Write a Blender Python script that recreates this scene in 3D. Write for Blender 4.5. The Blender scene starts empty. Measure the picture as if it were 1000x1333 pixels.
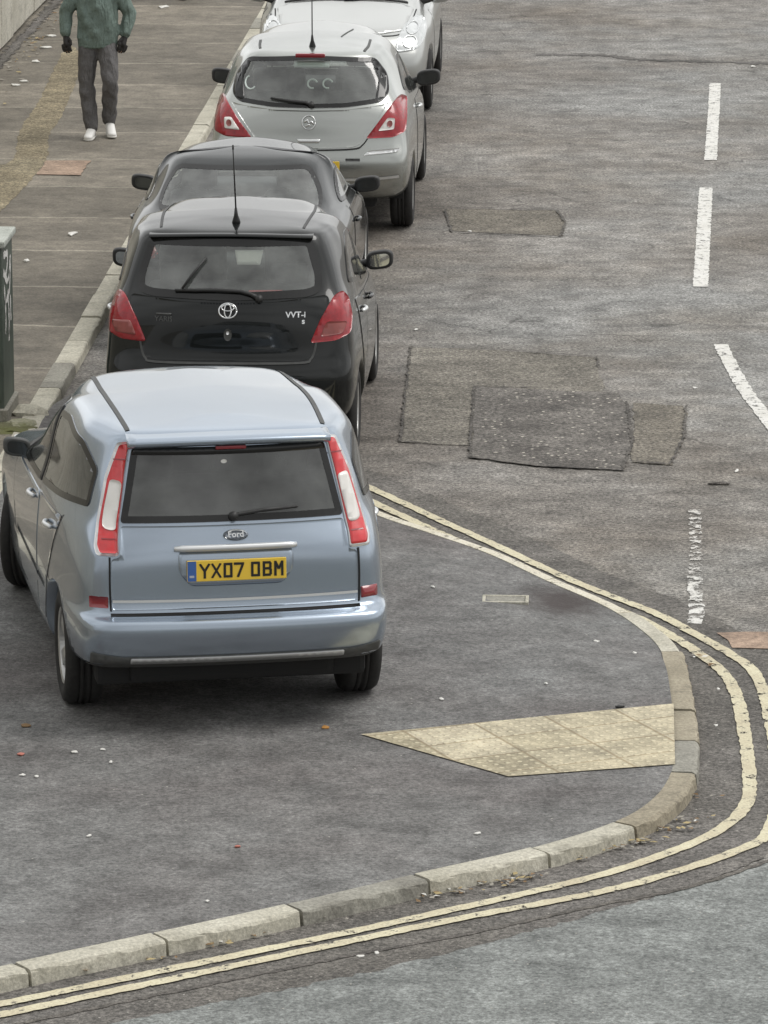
import bpy, bmesh, math, random
from mathutils import Vector, Matrix
from mathutils.bvhtree import BVHTree
from mathutils.geometry import delaunay_2d_cdt
random.seed(7)
SC = bpy.context.scene
COL = SC.collection
PI = math.pi
# ------------------------------------------------------------------ camera, sky, sun, exposure
F = 6300.0; PITCH = math.atan(1455.0/F); H = 6.88
cam_d = bpy.data.cameras.new('camera'); cam = bpy.data.objects.new('camera', cam_d); COL.objects.link(cam)
cam_d.sensor_fit = 'VERTICAL'; cam_d.sensor_height = 36.0; cam_d.sensor_width = 27.0
cam_d.lens = 36.0*F/1333.0; cam_d.clip_start = 0.5; cam_d.clip_end = 2000
cam.location = (0, 0, H); cam.rotation_euler = (PI/2-PITCH, 0, 0)
SC.camera = cam
SUN_EL = math.radians(60); SUN_AZ = math.radians(85)
w = bpy.data.worlds.new('World'); SC.world = w; w.use_nodes = True
wn = w.node_tree; wn.nodes.clear()
sky = wn.nodes.new('ShaderNodeTexSky'); sky.sky_type = 'NISHITA'; sky.sun_disc = False
sky.sun_elevation = SUN_EL; sky.sun_rotation = SUN_AZ; sky.dust_density = 4.0; sky.ozone_density = 1.0
hs = wn.nodes.new('ShaderNodeHueSaturation'); hs.inputs['Saturation'].default_value = 0.16
wmix = wn.nodes.new('ShaderNodeMix'); wmix.data_type = 'RGBA'
wmix.inputs[0].default_value = 0.62                       # cloud layer: even grey-white over the clear sky
wmix.inputs[7].default_value = (8.2, 8.2, 8.05, 1)
wtc = wn.nodes.new('ShaderNodeTexCoord'); wns = wn.nodes.new('ShaderNodeTexNoise')
wns.inputs['Scale'].default_value = 3.0; wns.inputs['Detail'].default_value = 4
wrm = wn.nodes.new('ShaderNodeMapRange'); wrm.inputs[1].default_value = 0.35; wrm.inputs[2].default_value = 0.65
wrm.inputs[3].default_value = 0.72; wrm.inputs[4].default_value = 1.15
wmul = wn.nodes.new('ShaderNodeVectorMath'); wmul.operation = 'SCALE'
wsp = wn.nodes.new('ShaderNodeSeparateXYZ'); wgr = wn.nodes.new('ShaderNodeMapRange')   # overcast sky: brighter overhead
wgr.inputs[1].default_value = 0.0; wgr.inputs[2].default_value = 0.8; wgr.inputs[3].default_value = 1.05; wgr.inputs[4].default_value = 1.22
wm2 = wn.nodes.new('ShaderNodeMath'); wm2.operation = 'MULTIPLY'
bg = wn.nodes.new('ShaderNodeBackground'); bg.inputs[1].default_value = 0.115
wo = wn.nodes.new('ShaderNodeOutputWorld')
L = wn.links.new
L(sky.outputs[0], hs.inputs['Color']); L(hs.outputs[0], wmix.inputs[6]); L(wmix.outputs[2], wmul.inputs[0])
L(wtc.outputs['Generated'], wns.inputs['Vector']); L(wns.outputs[0], wrm.inputs[0]); wdy = wn.nodes.new('ShaderNodeMapRange'); wm3 = wn.nodes.new('ShaderNodeMath'); wm3.operation = 'MULTIPLY'   # and shaped brighter ahead, dimmer behind the camera, to darken the car tails
wdy.inputs[1].default_value = -.8; wdy.inputs[2].default_value = .8; wdy.inputs[3].default_value = .66; wdy.inputs[4].default_value = 1.12
L(wrm.outputs[0], wm3.inputs[0]); L(wsp.outputs[1], wdy.inputs[0]); L(wdy.outputs[0], wm3.inputs[1]); L(wm3.outputs[0], wm2.inputs[0]); L(wtc.outputs['Generated'], wsp.inputs[0]); L(wsp.outputs[2], wgr.inputs[0]); L(wgr.outputs[0], wm2.inputs[1]); L(wm2.outputs[0], wmul.inputs['Scale'])
L(wmul.outputs[0], bg.inputs[0]); L(bg.outputs[0], wo.inputs[0])
sd = bpy.data.lights.new('sun', 'SUN'); sd.energy = 0.8; sd.angle = math.radians(28); sd.color = (1, .97, .93)
sun = bpy.data.objects.new('sun', sd); COL.objects.link(sun)
sdir = Vector((math.sin(SUN_AZ)*math.cos(SUN_EL), math.cos(SUN_AZ)*math.cos(SUN_EL), math.sin(SUN_EL)))
sun.rotation_euler = sdir.to_track_quat('Z', 'Y').to_euler(); sun.location = sdir*60
vs = SC.view_settings; vs.view_transform = 'Standard'; vs.look = 'None'; vs.exposure = 0.36; vs.gamma = 1; vs.use_curve_mapping = False
try: SC.cycles.max_bounces = 10; SC.cycles.transparent_max_bounces = 16
except Exception: pass

# ------------------------------------------------------------------ pixel of the photo -> point of the place
CP, SP = math.cos(PITCH), math.sin(PITCH)
def P(u, v, z=0.0):
    cx = (u-500)/F; cy = -(v-666.5)/F
    d = Vector((cx, CP + cy*SP, -SP + cy*CP))
    t = (z-H)/d.z
    return Vector((d.x*t, d.y*t, z))
def project(p):
    r = Vector(p)-Vector((0, 0, H)); dep = r.y*CP - r.z*SP; up = r.y*SP + r.z*CP
    return 500+F*r.x/dep, 666.5-F*up/dep, F/dep
SY = math.atan(300/F)*1.0            # street heading, a little right of the camera axis
SDIR = Vector((math.sin(SY), math.cos(SY), 0)); SRT = Vector((math.cos(SY), -math.sin(SY), 0))
def S(X, D, z=0.0):                  # street frame: X across (kerb at -3.85), D along
    return SRT*X + SDIR*D + Vector((0, 0, z))

# ------------------------------------------------------------------ node materials
def new_mat(name):
    m = bpy.data.materials.new(name); m.use_nodes = True
    nt = m.node_tree; b = nt.nodes['Principled BSDF']
    return m, nt, b
def N(nt, t, **kw):
    n = nt.nodes.new(t)
    for k, v in kw.items():
        if k in n.inputs: n.inputs[k].default_value = v
        else: setattr(n, k, v)
    return n
def ramp(nt, src, stops, interp='LINEAR'):
    r = nt.nodes.new('ShaderNodeValToRGB'); r.color_ramp.interpolation = interp
    e = r.color_ramp.elements
    while len(e) > 1: e.remove(e[-1])
    e[0].position = stops[0][0]; e[0].color = tuple(stops[0][1])+(1,) if len(stops[0][1]) == 3 else stops[0][1]
    for p, c in stops[1:]:
        k = e.new(p); k.color = tuple(c)+(1,) if len(c) == 3 else c
    nt.links.new(src, r.inputs[0]); return r.outputs[0]
def mix(nt, fac, a, b, mode='MIX'):
    n = nt.nodes.new('ShaderNodeMix'); n.data_type = 'RGBA'; n.blend_type = mode
    for inp, v in ((n.inputs[0], fac), (n.inputs[6], a), (n.inputs[7], b)):
        if isinstance(v, bpy.types.NodeSocket): nt.links.new(v, inp)
        elif isinstance(v, (int, float)): inp.default_value = v
        else: inp.default_value = tuple(v)+(1,) if len(v) == 3 else v
    return n.outputs[2]
def noise(nt, co, scale, detail=4, rough=.6, w=None):
    n = N(nt, 'ShaderNodeTexNoise'); n.inputs['Scale'].default_value = scale; n.inputs['Detail'].default_value = detail
    n.inputs['Roughness'].default_value = rough; nt.links.new(co, n.inputs['Vector']); return n.outputs[0]
def mapr(nt, src, a, b, c, d):
    n = N(nt, 'ShaderNodeMapRange'); nt.links.new(src, n.inputs[0])
    for i, v in enumerate((a, b, c, d)): n.inputs[i+1].default_value = v
    return n.outputs[0]
def coords(nt, scale=(1, 1, 1), rot=0.0, loc=(0, 0, 0)):
    tc = N(nt, 'ShaderNodeTexCoord'); mp = N(nt, 'ShaderNodeMapping')
    mp.inputs['Scale'].default_value = scale; mp.inputs['Rotation'].default_value = (0, 0, rot); mp.inputs['Location'].default_value = loc
    nt.links.new(tc.outputs['Object'], mp.inputs[0]); return mp.outputs[0]
def math_n(nt, op, a, b=None):
    n = N(nt, 'ShaderNodeMath'); n.operation = op
    for i, v in enumerate((a, b)):
        if v is None: continue
        if isinstance(v, bpy.types.NodeSocket): nt.links.new(v, n.inputs[i])
        else: n.inputs[i].default_value = v
    return n.outputs[0]
def bump(nt, bsdf, h, strength=.3, dist=.01):
    b = N(nt, 'ShaderNodeBump'); b.inputs['Strength'].default_value = strength; b.inputs['Distance'].default_value = dist
    nt.links.new(h, b.inputs['Height']); nt.links.new(b.outputs[0], bsdf.inputs['Normal'])

def asphalt(name, dark, mid, light, tint=None, tint_amt=.5, grain=1.0, streak=0.0, speck=.0, rough=.85, big=.35, speck_col=(.42, .40, .36), cracks=False, vs=34, lane=False, stain=None):
    m, nt, b = new_mat(name); co = coords(nt)
    big_n = noise(nt, co, big, 5, .62)
    c = ramp(nt, big_n, [(.32, dark), (.5, mid), (.68, light)])
    if tint:
        t = mapr(nt, noise(nt, coords(nt, loc=(7, 3, 0)), .22, 4, .6), .44, .58, 0, tint_amt)
        c = mix(nt, t, c, tint)
    mid_n = noise(nt, co, 3.2, 5, .65)
    c = mix(nt, .75+.25*lane, c, ramp(nt, mid_n, [(.3, (.30, .30, .30)), (.7, (.70, .70, .70))]), 'OVERLAY')
    m2 = noise(nt, co, 11, 4, .7)
    c = mix(nt, .55, c, ramp(nt, m2, [(.32, (.3, .3, .3)), (.68, (.7, .7, .7))]), 'OVERLAY')
    if streak:
        st = noise(nt, coords(nt, (.8, 3.0, 1)), 1.6, 6, .7)
        c = mix(nt, streak, c, ramp(nt, st, [(.3, (.18, .18, .18)), (.7, (.82, .82, .82))]), 'OVERLAY')
    g = noise(nt, co, 42, 3, .7); g2 = noise(nt, co, 130, 2, .6)
    c = mix(nt, .9*grain, c, ramp(nt, g, [(.34, (.14, .14, .14)), (.66, (.86, .86, .86))]), 'OVERLAY')
    c = mix(nt, .7*grain, c, ramp(nt, g2, [(.35, (.2, .2, .2)), (.65, (.8, .8, .8))]), 'OVERLAY')
    if speck:
        v = N(nt, 'ShaderNodeTexVoronoi'); v.inputs['Scale'].default_value = vs; nt.links.new(co, v.inputs['Vector'])
        mk = mapr(nt, v.outputs['Distance'], .12, .22, 1, 0)
        cl = N(nt, 'ShaderNodeSeparateColor'); nt.links.new(v.outputs['Color'], cl.inputs[0])
        sel = mapr(nt, cl.outputs[0], 1-speck, 1-speck+.02, 0, 1)
        c = mix(nt, math_n(nt, 'MULTIPLY', mk, sel), c, speck_col)
    if cracks:
        v = N(nt, 'ShaderNodeTexVoronoi'); v.feature = 'DISTANCE_TO_EDGE'; v.inputs['Scale'].default_value = .55
        wv = N(nt, 'ShaderNodeVectorMath'); wv.operation = 'ADD'
        nz = N(nt, 'ShaderNodeTexNoise'); nz.inputs['Scale'].default_value = 1.5; nz.inputs['Detail'].default_value = 5
        nt.links.new(co, nz.inputs['Vector']); nt.links.new(nz.outputs['Color'], wv.inputs[0]); nt.links.new(co, wv.inputs[1])
        nt.links.new(wv.outputs[0], v.inputs['Vector'])
        k = mapr(nt, v.outputs['Distance'], .002, .012, .5, 0)
        k = math_n(nt, 'MULTIPLY', k, mapr(nt, noise(nt, co, .6, 2), .48, .6, 0, 1))
        c = mix(nt, k, c, (.03, .028, .025))
    if lane:       # the parking lane along the kerb is stained darker and browner by standing cars
        sx = N(nt, 'ShaderNodeSeparateXYZ'); nt.links.new(coords(nt, rot=SY), sx.inputs[0])
        e = math_n(nt, 'ADD', sx.outputs[0], math_n(nt, 'MULTIPLY', noise(nt, co, .5, 5, .6), 1.6))
        c = mix(nt, mapr(nt, e, -1.0, .9, .42, 0), c, mix(nt, 1.0, c, (.55, .49, .44), 'MULTIPLY'))
        c = mix(nt, mapr(nt, noise(nt, coords(nt, loc=(31, 11, 0)), .35, 5, .65), .48, .66, 0, .5), c, mix(nt, 1.0, c, (.78, .70, .60), 'MULTIPLY'))
    if stain:
        ds = N(nt, 'ShaderNodeVectorMath'); ds.operation = 'DISTANCE'
        wv2 = N(nt, 'ShaderNodeVectorMath'); wv2.operation = 'MULTIPLY'; wv2.inputs[1].default_value = (1, .6, 0); nt.links.new(co, wv2.inputs[0])
        nt.links.new(wv2.outputs[0], ds.inputs[0]); ds.inputs[1].default_value = (stain[0], stain[1]*.6, 0)
        e = math_n(nt, 'ADD', ds.outputs['Value'], math_n(nt, 'MULTIPLY', noise(nt, co, 7, 4, .6), .22))
        c = mix(nt, mapr(nt, e, .20, .50, .88, 0), c, (.045, .034, .032))
    nt.links.new(c, b.inputs['Base Color']); b.inputs['Roughness'].default_value = rough
    b.inputs['Specular IOR Level'].default_value = .35
    bump(nt, b, g, .55, .006)
    return m

MROAD = asphalt('worn_road_asphalt', (.135, .124, .110), (.190, .177, .160), (.275, .266, .25), tint=(.25, .255, .25), tint_amt=.6, streak=.22, speck=.12, cracks=True, lane=True, vs=26)
MWEDGE = asphalt('corner_asphalt', (.118, .108, .104), (.150, .145, .140), (.180, .180, .176), grain=.55, streak=.0, speck=.03, big=.5, tint=(.175, .18, .175), tint_amt=.5, stain=tuple(P(733, 784, .02))[:2])
MSIDE = asphalt('side_road_chippings', (.14, .147, .14), (.19, .20, .192), (.23, .24, .23), grain=.6, streak=.2, speck=.06)
MPATCH1 = asphalt('old_patch', (.125, .115, .095), (.172, .158, .134), (.215, .20, .172), grain=1.0, streak=.3, speck=.25, vs=24)
MPATCH2 = asphalt('coarse_patch', (.088, .080, .072), (.130, .12, .108), (.17, .157, .142), grain=1.0, speck=.5, big=1.4, speck_col=(.60, .56, .48), vs=17)
MPATCH3 = asphalt('brown_patch', (.10, .09, .075), (.15, .135, .11), (.2, .18, .15), grain=1.0, speck=.12, big=1.5)
MGUT = asphalt('gutter_strip', (.085, .078, .07), (.12, .112, .10), (.15, .14, .13), grain=.8, speck=.08)
MSEAM = asphalt('tar_seam', (.075, .068, .06), (.095, .087, .078), (.125, .115, .10), grain=.8)
MTIDE = asphalt('dark_tide_mark', (.085, .08, .072), (.115, .108, .10), (.17, .16, .15), grain=.8, streak=.5)
MPINK = asphalt('pink_paver', (.26, .19, .14), (.33, .24, .18), (.38, .29, .22), grain=.4)
MOCHRE = asphalt('ochre_patch', (.17, .145, .095), (.225, .19, .125), (.26, .23, .16), grain=.9, streak=.3)

def paint_mat(name, col, worn=.45, under=(.16, .15, .14), edge=.5):
    m, nt, b = new_mat(name); co = coords(nt)
    n1 = noise(nt, co, 13, 4, .6); n2 = noise(nt, co, 70, 3, .7)
    s = math_n(nt, 'ADD', math_n(nt, 'MULTIPLY', n1, .65), math_n(nt, 'MULTIPLY', n2, .35))
    f = mapr(nt, s, worn-.06, worn+.05, 1, 0)
    c = mix(nt, f, col, under)
    c = mix(nt, .5, c, ramp(nt, noise(nt, co, 3, 4), [(.3, (.33, .33, .33)), (.7, (.66, .66, .66))]), 'OVERLAY')
    c = mix(nt, .45, c, ramp(nt, n2, [(.3, (.25, .25, .25)), (.7, (.75, .75, .75))]), 'OVERLAY')
    nt.links.new(c, b.inputs['Base Color']); b.inputs['Roughness'].default_value = .75
    out = [n for n in nt.nodes if n.type == 'OUTPUT_MATERIAL'][0]; tr = N(nt, 'ShaderNodeBsdfTransparent'); ms = N(nt, 'ShaderNodeMixShader')
    nt.links.new(mapr(nt, s, worn-.035, worn, 1, 0), ms.inputs[0]); nt.links.new(b.outputs[0], ms.inputs[1]); nt.links.new(tr.outputs[0], ms.inputs[2]); nt.links.new(ms.outputs[0], out.inputs[0])
    bump(nt, b, n2, .4, .004); return m
MWHITE = paint_mat('road_white', (.66, .65, .61), .425)
MYEL = paint_mat('road_yellow', (.56, .51, .36), .415)
MCREAM = paint_mat('flush_kerb', (.62, .58, .47), .41, under=(.25, .22, .17))
MWORN = paint_mat('worn_white', (.66, .65, .62), .44)
MFADE = paint_mat('faded_white', (.64, .63, .59), .488)
MFADE2 = paint_mat('more_faded_white', (.60, .58, .54), .525)

def stone_mat(name, col, col2, moss=0.0, scale=1.0):
    m, nt, b = new_mat(name); co = coords(nt)
    c = ramp(nt, noise(nt, co, 2.3*scale, 6, .65), [(.3, col2), (.7, col)])
    n2 = noise(nt, co, 60*scale, 3, .7)
    c = mix(nt, .6, c, ramp(nt, n2, [(.3, (.25, .25, .25)), (.7, (.75, .75, .75))]), 'OVERLAY')
    d = mapr(nt, noise(nt, co, 6*scale, 6, .75), .52, .68, 0, .55)
    c = mix(nt, d, c, tuple(x*.45 for x in col2))
    if moss:
        c = mix(nt, mapr(nt, noise(nt, co, 3, 5, .7), .55-.1*moss, .66, 0, .8), c, (.14, .15, .05))
    nt.links.new(c, b.inputs['Base Color']); b.inputs['Roughness'].default_value = .9
    bump(nt, b, n2, .5, .006); return m
MKERB = stone_mat('kerb_stone', (.56, .535, .45), (.38, .36, .29))
MKERB2 = stone_mat('kerb_stone_brown', (.36, .32, .24), (.25, .22, .16))
MKERB3 = stone_mat('kerb_stone_grey', (.33, .32, .275), (.22, .21, .18))
MWALL = stone_mat('wall_render', (.56, .54, .47), (.38, .36, .30), scale=.8)
MRUB = stone_mat('rubble', (.42, .40, .33), (.22, .22, .13), moss=1)

def tactile():
    m, nt, b = new_mat('tactile_paving'); co = coords(nt, rot=math.radians(-24))
    br = N(nt, 'ShaderNodeTexBrick'); br.offset = 0.0; br.inputs['Scale'].default_value = 1.0
    br.inputs['Brick Width'].default_value = .4; br.inputs['Row Height'].default_value = .3
    br.inputs['Mortar Size'].default_value = .009; br.inputs['Mortar Smooth'].default_value = .3
    br.inputs['Color1'].default_value = (.37, .325, .22, 1); br.inputs['Color2'].default_value = (.52, .465, .34, 1)
    br.inputs['Mortar'].default_value = (.31, .255, .165, 1); nt.links.new(co, br.inputs['Vector'])
    mp = N(nt, 'ShaderNodeVectorMath'); mp.operation = 'MODULO'; mp.inputs[1].default_value = (.0667, .0667, 1)
    ad = N(nt, 'ShaderNodeVectorMath'); ad.operation = 'ADD'; ad.inputs[1].default_value = (100.05, 100.05, 0)
    nt.links.new(co, ad.inputs[0]); nt.links.new(ad.outputs[0], mp.inputs[0])
    ds = N(nt, 'ShaderNodeVectorMath'); ds.operation = 'DISTANCE'; ds.inputs[1].default_value = (.0333, .0333, 0)
    sp = N(nt, 'ShaderNodeSeparateXYZ'); cb = N(nt, 'ShaderNodeCombineXYZ')
    nt.links.new(mp.outputs[0], sp.inputs[0]); nt.links.new(sp.outputs[0], cb.inputs[0]); nt.links.new(sp.outputs[1], cb.inputs[1])
    nt.links.new(cb.outputs[0], ds.inputs[0])
    dot = mapr(nt, ds.outputs['Value'], .009, .017, 1, 0)
    c = mix(nt, .8, br.outputs['Color'], ramp(nt, noise(nt, co, 3.5, 6, .75), [(.32, (.2, .2, .2)), (.66, (.74, .74, .74))]), 'OVERLAY')
    c = mix(nt, math_n(nt, 'MULTIPLY', dot, .6), c, (.72, .65, .46))
    c = mix(nt, .5, c, ramp(nt, noise(nt, co, 60, 3, .7), [(.3, (.25, .25, .25)), (.7, (.75, .75, .75))]), 'OVERLAY')
    nt.links.new(c, b.inputs['Base Color']); b.inputs['Roughness'].default_value = .85
    bump(nt, b, dot, .9, .006); return m
MTACT = tactile()

def slabs():
    m, nt, b = new_mat('pavement_slabs'); co = coords(nt, rot=SY)
    dist = N(nt, 'ShaderNodeVectorMath'); dist.operation = 'ADD'
    nz = N(nt, 'ShaderNodeTexNoise'); nz.inputs['Scale'].default_value = 1.1; nz.inputs['Detail'].default_value = 5; nt.links.new(co, nz.inputs['Vector'])
    sc = N(nt, 'ShaderNodeVectorMath'); sc.operation = 'SCALE'; sc.inputs['Scale'].default_value = .22
    nt.links.new(nz.outputs['Color'], sc.inputs[0]); nt.links.new(co, dist.inputs[0]); nt.links.new(sc.outputs[0], dist.inputs[1])
    br = N(nt, 'ShaderNodeTexBrick'); br.offset = .0; br.inputs['Scale'].default_value = 1.0
    br.inputs['Brick Width'].default_value = 40; br.inputs['Row Height'].default_value = 1.62
    br.inputs['Mortar Size'].default_value = .035; br.inputs['Mortar Smooth'].default_value = .6; br.inputs['Bias'].default_value = 0
    br.inputs['Color1'].default_value = (.125, .112, .09, 1); br.inputs['Color2'].default_value = (.22, .197, .16, 1)
    br.inputs['Mortar'].default_value = (.27, .245, .20, 1); nt.links.new(dist.outputs[0], br.inputs['Vector'])
    c = mix(nt, .7, br.outputs['Color'], ramp(nt, noise(nt, co, 1.2, 6, .65), [(.3, (.28, .28, .28)), (.7, (.72, .72, .72))]), 'OVERLAY')
    st = noise(nt, co, 7, 5, .7)
    c = mix(nt, .6, c, ramp(nt, st, [(.3, (.25, .25, .25)), (.7, (.75, .75, .75))]), 'OVERLAY')
    g = noise(nt, co, 60, 3, .7)
    c = mix(nt, .6, c, ramp(nt, g, [(.3, (.2, .2, .2)), (.7, (.8, .8, .8))]), 'OVERLAY')
    nt.links.new(c, b.inputs['Base Color']); b.inputs['Roughness'].default_value = .85
    bump(nt, b, g, .4, .005); return m
MSLAB = slabs()

def simple(name, col, rough=.6, metal=0.0, spec=.5, coat=0.0, noise_amt=0.0, nscale=20, emit=None):
    m, nt, b = new_mat(name)
    b.inputs['Base Color'].default_value = (*col, 1); b.inputs['Roughness'].default_value = rough
    b.inputs['Metallic'].default_value = metal; b.inputs['Specular IOR Level'].default_value = spec
    b.inputs['Coat Weight'].default_value = coat; b.inputs['Coat Roughness'].default_value = .05
    if noise_amt:
        c = mix(nt, noise_amt, col, ramp(nt, noise(nt, coords(nt), nscale, 5, .65), [(.3, (.2, .2, .2)), (.7, (.8, .8, .8))]), 'OVERLAY')
        nt.links.new(c, b.inputs['Base Color'])
    return m
def carpaint(name, col, metal=.55, rough=.32, dirt=.35, dirtcol=(.16, .15, .13)):
    m, nt, b = new_mat(name); co = coords(nt)
    d = noise(nt, co, 1.6, 2, .5)
    sx = N(nt, 'ShaderNodeSeparateXYZ'); nt.links.new(co, sx.inputs[0])
    low = mapr(nt, sx.outputs[2], .15, .75, dirt, dirt*.12)            # road film on the sills and bumpers
    dd = math_n(nt, 'MULTIPLY', low, mapr(nt, d, .3, .7, .3, 1.2))
    c = mix(nt, dd, col, dirtcol)
    bf = N(nt, 'ShaderNodeNewGeometry')
    c = mix(nt, bf.outputs['Backfacing'], c, (.03, .03, .032))
    nt.links.new(c, b.inputs['Base Color'])
    nt.links.new(math_n(nt, 'MULTIPLY', math_n(nt, 'SUBTRACT', 1.0, bf.outputs['Backfacing']), metal), b.inputs['Metallic'])
    nt.links.new(math_n(nt, 'ADD', math_n(nt, 'MULTIPLY', dd, .4), rough), b.inputs['Roughness'])
    nt.links.new(math_n(nt, 'MULTIPLY', math_n(nt, 'SUBTRACT', 1.0, bf.outputs['Backfacing']), .8), b.inputs['Coat Weight'])
    b.inputs['Coat Roughness'].default_value = .04; b.inputs['Coat IOR'].default_value = 1.5; b.inputs['Specular IOR Level'].default_value = .12
    return m
def glass(name, tint, gl=1.0, film=.1, ior=1.9):
    m, nt, b = new_mat(name); nt.nodes.remove(b); out = [n for n in nt.nodes if n.type == 'OUTPUT_MATERIAL'][0]
    tr = N(nt, 'ShaderNodeBsdfTransparent'); tr.inputs[0].default_value = (*tint, 1)
    gb = N(nt, 'ShaderNodeBsdfGlossy'); gb.inputs['Roughness'].default_value = .04; gb.inputs[0].default_value = (gl, gl, gl, 1)
    df = N(nt, 'ShaderNodeBsdfDiffuse'); df.inputs[0].default_value = (.36, .38, .36, 1)
    lw = N(nt, 'ShaderNodeLayerWeight'); lw.inputs['Blend'].default_value = .5; f0 = ((ior-1)/(ior+1))**2
    fr = N(nt, 'ShaderNodeMath'); fr.operation = 'MULTIPLY_ADD'; fr.inputs[1].default_value = 1-f0; fr.inputs[2].default_value = f0
    nt.links.new(math_n(nt, 'POWER', lw.outputs['Facing'], 4.0), fr.inputs[0])
    mx = N(nt, 'ShaderNodeMixShader'); mx2 = N(nt, 'ShaderNodeMixShader')
    f = mapr(nt, noise(nt, coords(nt), 5, 5, .6), .35, .7, film*.4, film*1.4); nt.links.new(f, mx2.inputs[0])
    nt.links.new(tr.outputs[0], mx2.inputs[1]); nt.links.new(df.outputs[0], mx2.inputs[2])
    nt.links.new(fr.outputs[0], mx.inputs[0]); nt.links.new(mx2.outputs[0], mx.inputs[1]); nt.links.new(gb.outputs[0], mx.inputs[2])
    nt.links.new(mx.outputs[0], out.inputs[0]); return m
M = dict(
    silver_blue=carpaint('silver_blue_paint', (.36, .42, .495), .85, .22, .12),
    black=carpaint('black_paint', (.006, .0075, .0075), .0, .22, .10, (.04, .04, .036)),
    charcoal=carpaint('charcoal_paint', (.014, .017, .018), .2, .24, .10, (.05, .05, .045)),
    silver=carpaint('silver_paint', (.43, .445, .425), .85, .24, .15),
    pale=carpaint('pale_silver_paint', (.50, .51, .495), .7, .28, .15),
    glass_dark=glass('tinted_glass', (.13, .14, .13), film=.14, ior=1.9),
    glass=glass('window_glass', (.76, .80, .77), film=.24, ior=1.9),
    glass_clear=glass('clear_glass', (.80, .86, .86), film=.24, ior=1.9),
    frit=simple('black_glass_edge', (.012, .012, .012), .12),
    trim=simple('black_plastic', (.022, .022, .022), .5, noise_amt=.3),
    trim_grey=simple('grey_plastic', (.07, .072, .07), .6, noise_amt=.4),
    rubber=simple('tyre_rubber', (.022, .021, .020), .85, noise_amt=.5, nscale=30),
    alloy=simple('alloy_rim', (.50, .50, .49), .38, .8, noise_amt=.3),
    chrome=simple('chrome', (.75, .76, .76), .14, 1.0),
    bright=simple('bright_trim', (.72, .73, .73), .3, .6),
    red=simple('red_lens', (.60, .02, .026), .14, coat=1.0, noise_amt=.35, nscale=14),
    red2=simple('deep_red_lens', (.30, .008, .015), .16, coat=.5, noise_amt=.5, nscale=22),
    mirror_dark_refl=simple('mirror_glass_dark_reflection', (.07, .075, .075), .06, .6),  # mirror glass with a dark reflection put into its colour
    darkred=simple('dark_red_lens', (.25, .012, .02), .2, coat=1.0),
    pink=simple('faded_red_lens', (.25, .06, .052), .2, coat=.5, noise_amt=.3, nscale=9),
    lens=simple('white_lens', (.78, .76, .72), .15, coat=1.0, noise_amt=.25, nscale=16),
    lamp=simple('headlamp_lens', (.58, .60, .60), .1, .3, coat=1.0, noise_amt=.3, nscale=18),
    plate_y=simple('plate_yellow', (.86, .58, .06), .35),
    plate_b=simple('plate_blue', (.05, .13, .38), .35),
    ink=simple('plate_black', (.012, .012, .012), .4),
    seam=simple('panel_gap', (.01, .01, .01), .8),
    seat=simple('seat_cloth', (.13, .13, .135), .9, noise_amt=.4),
    interior=simple('interior_trim', (.075, .075, .075), .8),
    under=simple('underbody', (.015, .015, .015), .9),
    mirror=simple('mirror_glass', (.42, .44, .45), .03, 1.0),
    sticker=simple('window_sticker', (.62, .70, .66), .5),
    paper=simple('paper', (.75, .74, .70), .8),
    redpaper=simple('red_sticker', (.40, .05, .05), .6),
    badge_d=simple('badge_dark', (.20, .22, .25), .3, .5),
)

# ------------------------------------------------------------------ object helpers
def tag(o, label=None, cat=None, group=None, kind=None):
    if label: o['label'] = label
    if cat: o['category'] = cat
    if group: o['group'] = group
    if kind: o['kind'] = kind
    return o
def link(name, me, mats=None, parent=None, smooth=True):
    o = bpy.data.objects.new(name, me); COL.objects.link(o)
    if mats is not None:
        for m in (mats if isinstance(mats, (list, tuple)) else [mats]): me.materials.append(m)
    if smooth: me.polygons.foreach_set('use_smooth', [True]*len(me.polygons))
    if parent: o.parent = parent
    return o
def from_bm(name, bm, mats=None, parent=None, smooth=True, recalc=True):
    if recalc: bmesh.ops.recalc_face_normals(bm, faces=bm.faces)
    me = bpy.data.meshes.new(name); bm.to_mesh(me); bm.free()
    return link(name, me, mats, parent, smooth)
def empty(name, loc=(0, 0, 0), rz=0):
    o = bpy.data.objects.new(name, None); COL.objects.link(o); o.location = loc; o.rotation_euler = (0, 0, rz); o.empty_display_size = .3
    return o
def bevel_box(bm, c, s, bev=.01, seg=2, rot=None):
    r = bmesh.ops.create_cube(bm, size=1); vs_ = r['verts']
    for v in vs_: v.co = Vector((v.co.x*s[0], v.co.y*s[1], v.co.z*s[2]))
    es = {e for v in vs_ for e in v.link_edges}
    if bev:
        out = bmesh.ops.bevel(bm, geom=list(es), offset=bev, segments=seg, affect='EDGES', profile=.6)
        allv = {v for f in out['faces'] for v in f.verts} | {v for v in vs_ if v.is_valid}
    else: allv = set(vs_)
    # gather whole island
    st = list(allv); seen = set(st)
    while st:
        v = st.pop()
        for e in v.link_edges:
            o = e.other_vert(v)
            if o not in seen: seen.add(o); st.append(o)
    mt = Matrix.Translation(Vector(c)) @ (rot.to_4x4() if rot else Matrix.Identity(4))
    bmesh.ops.transform(bm, matrix=mt, verts=list(seen))
    return list(seen)
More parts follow.
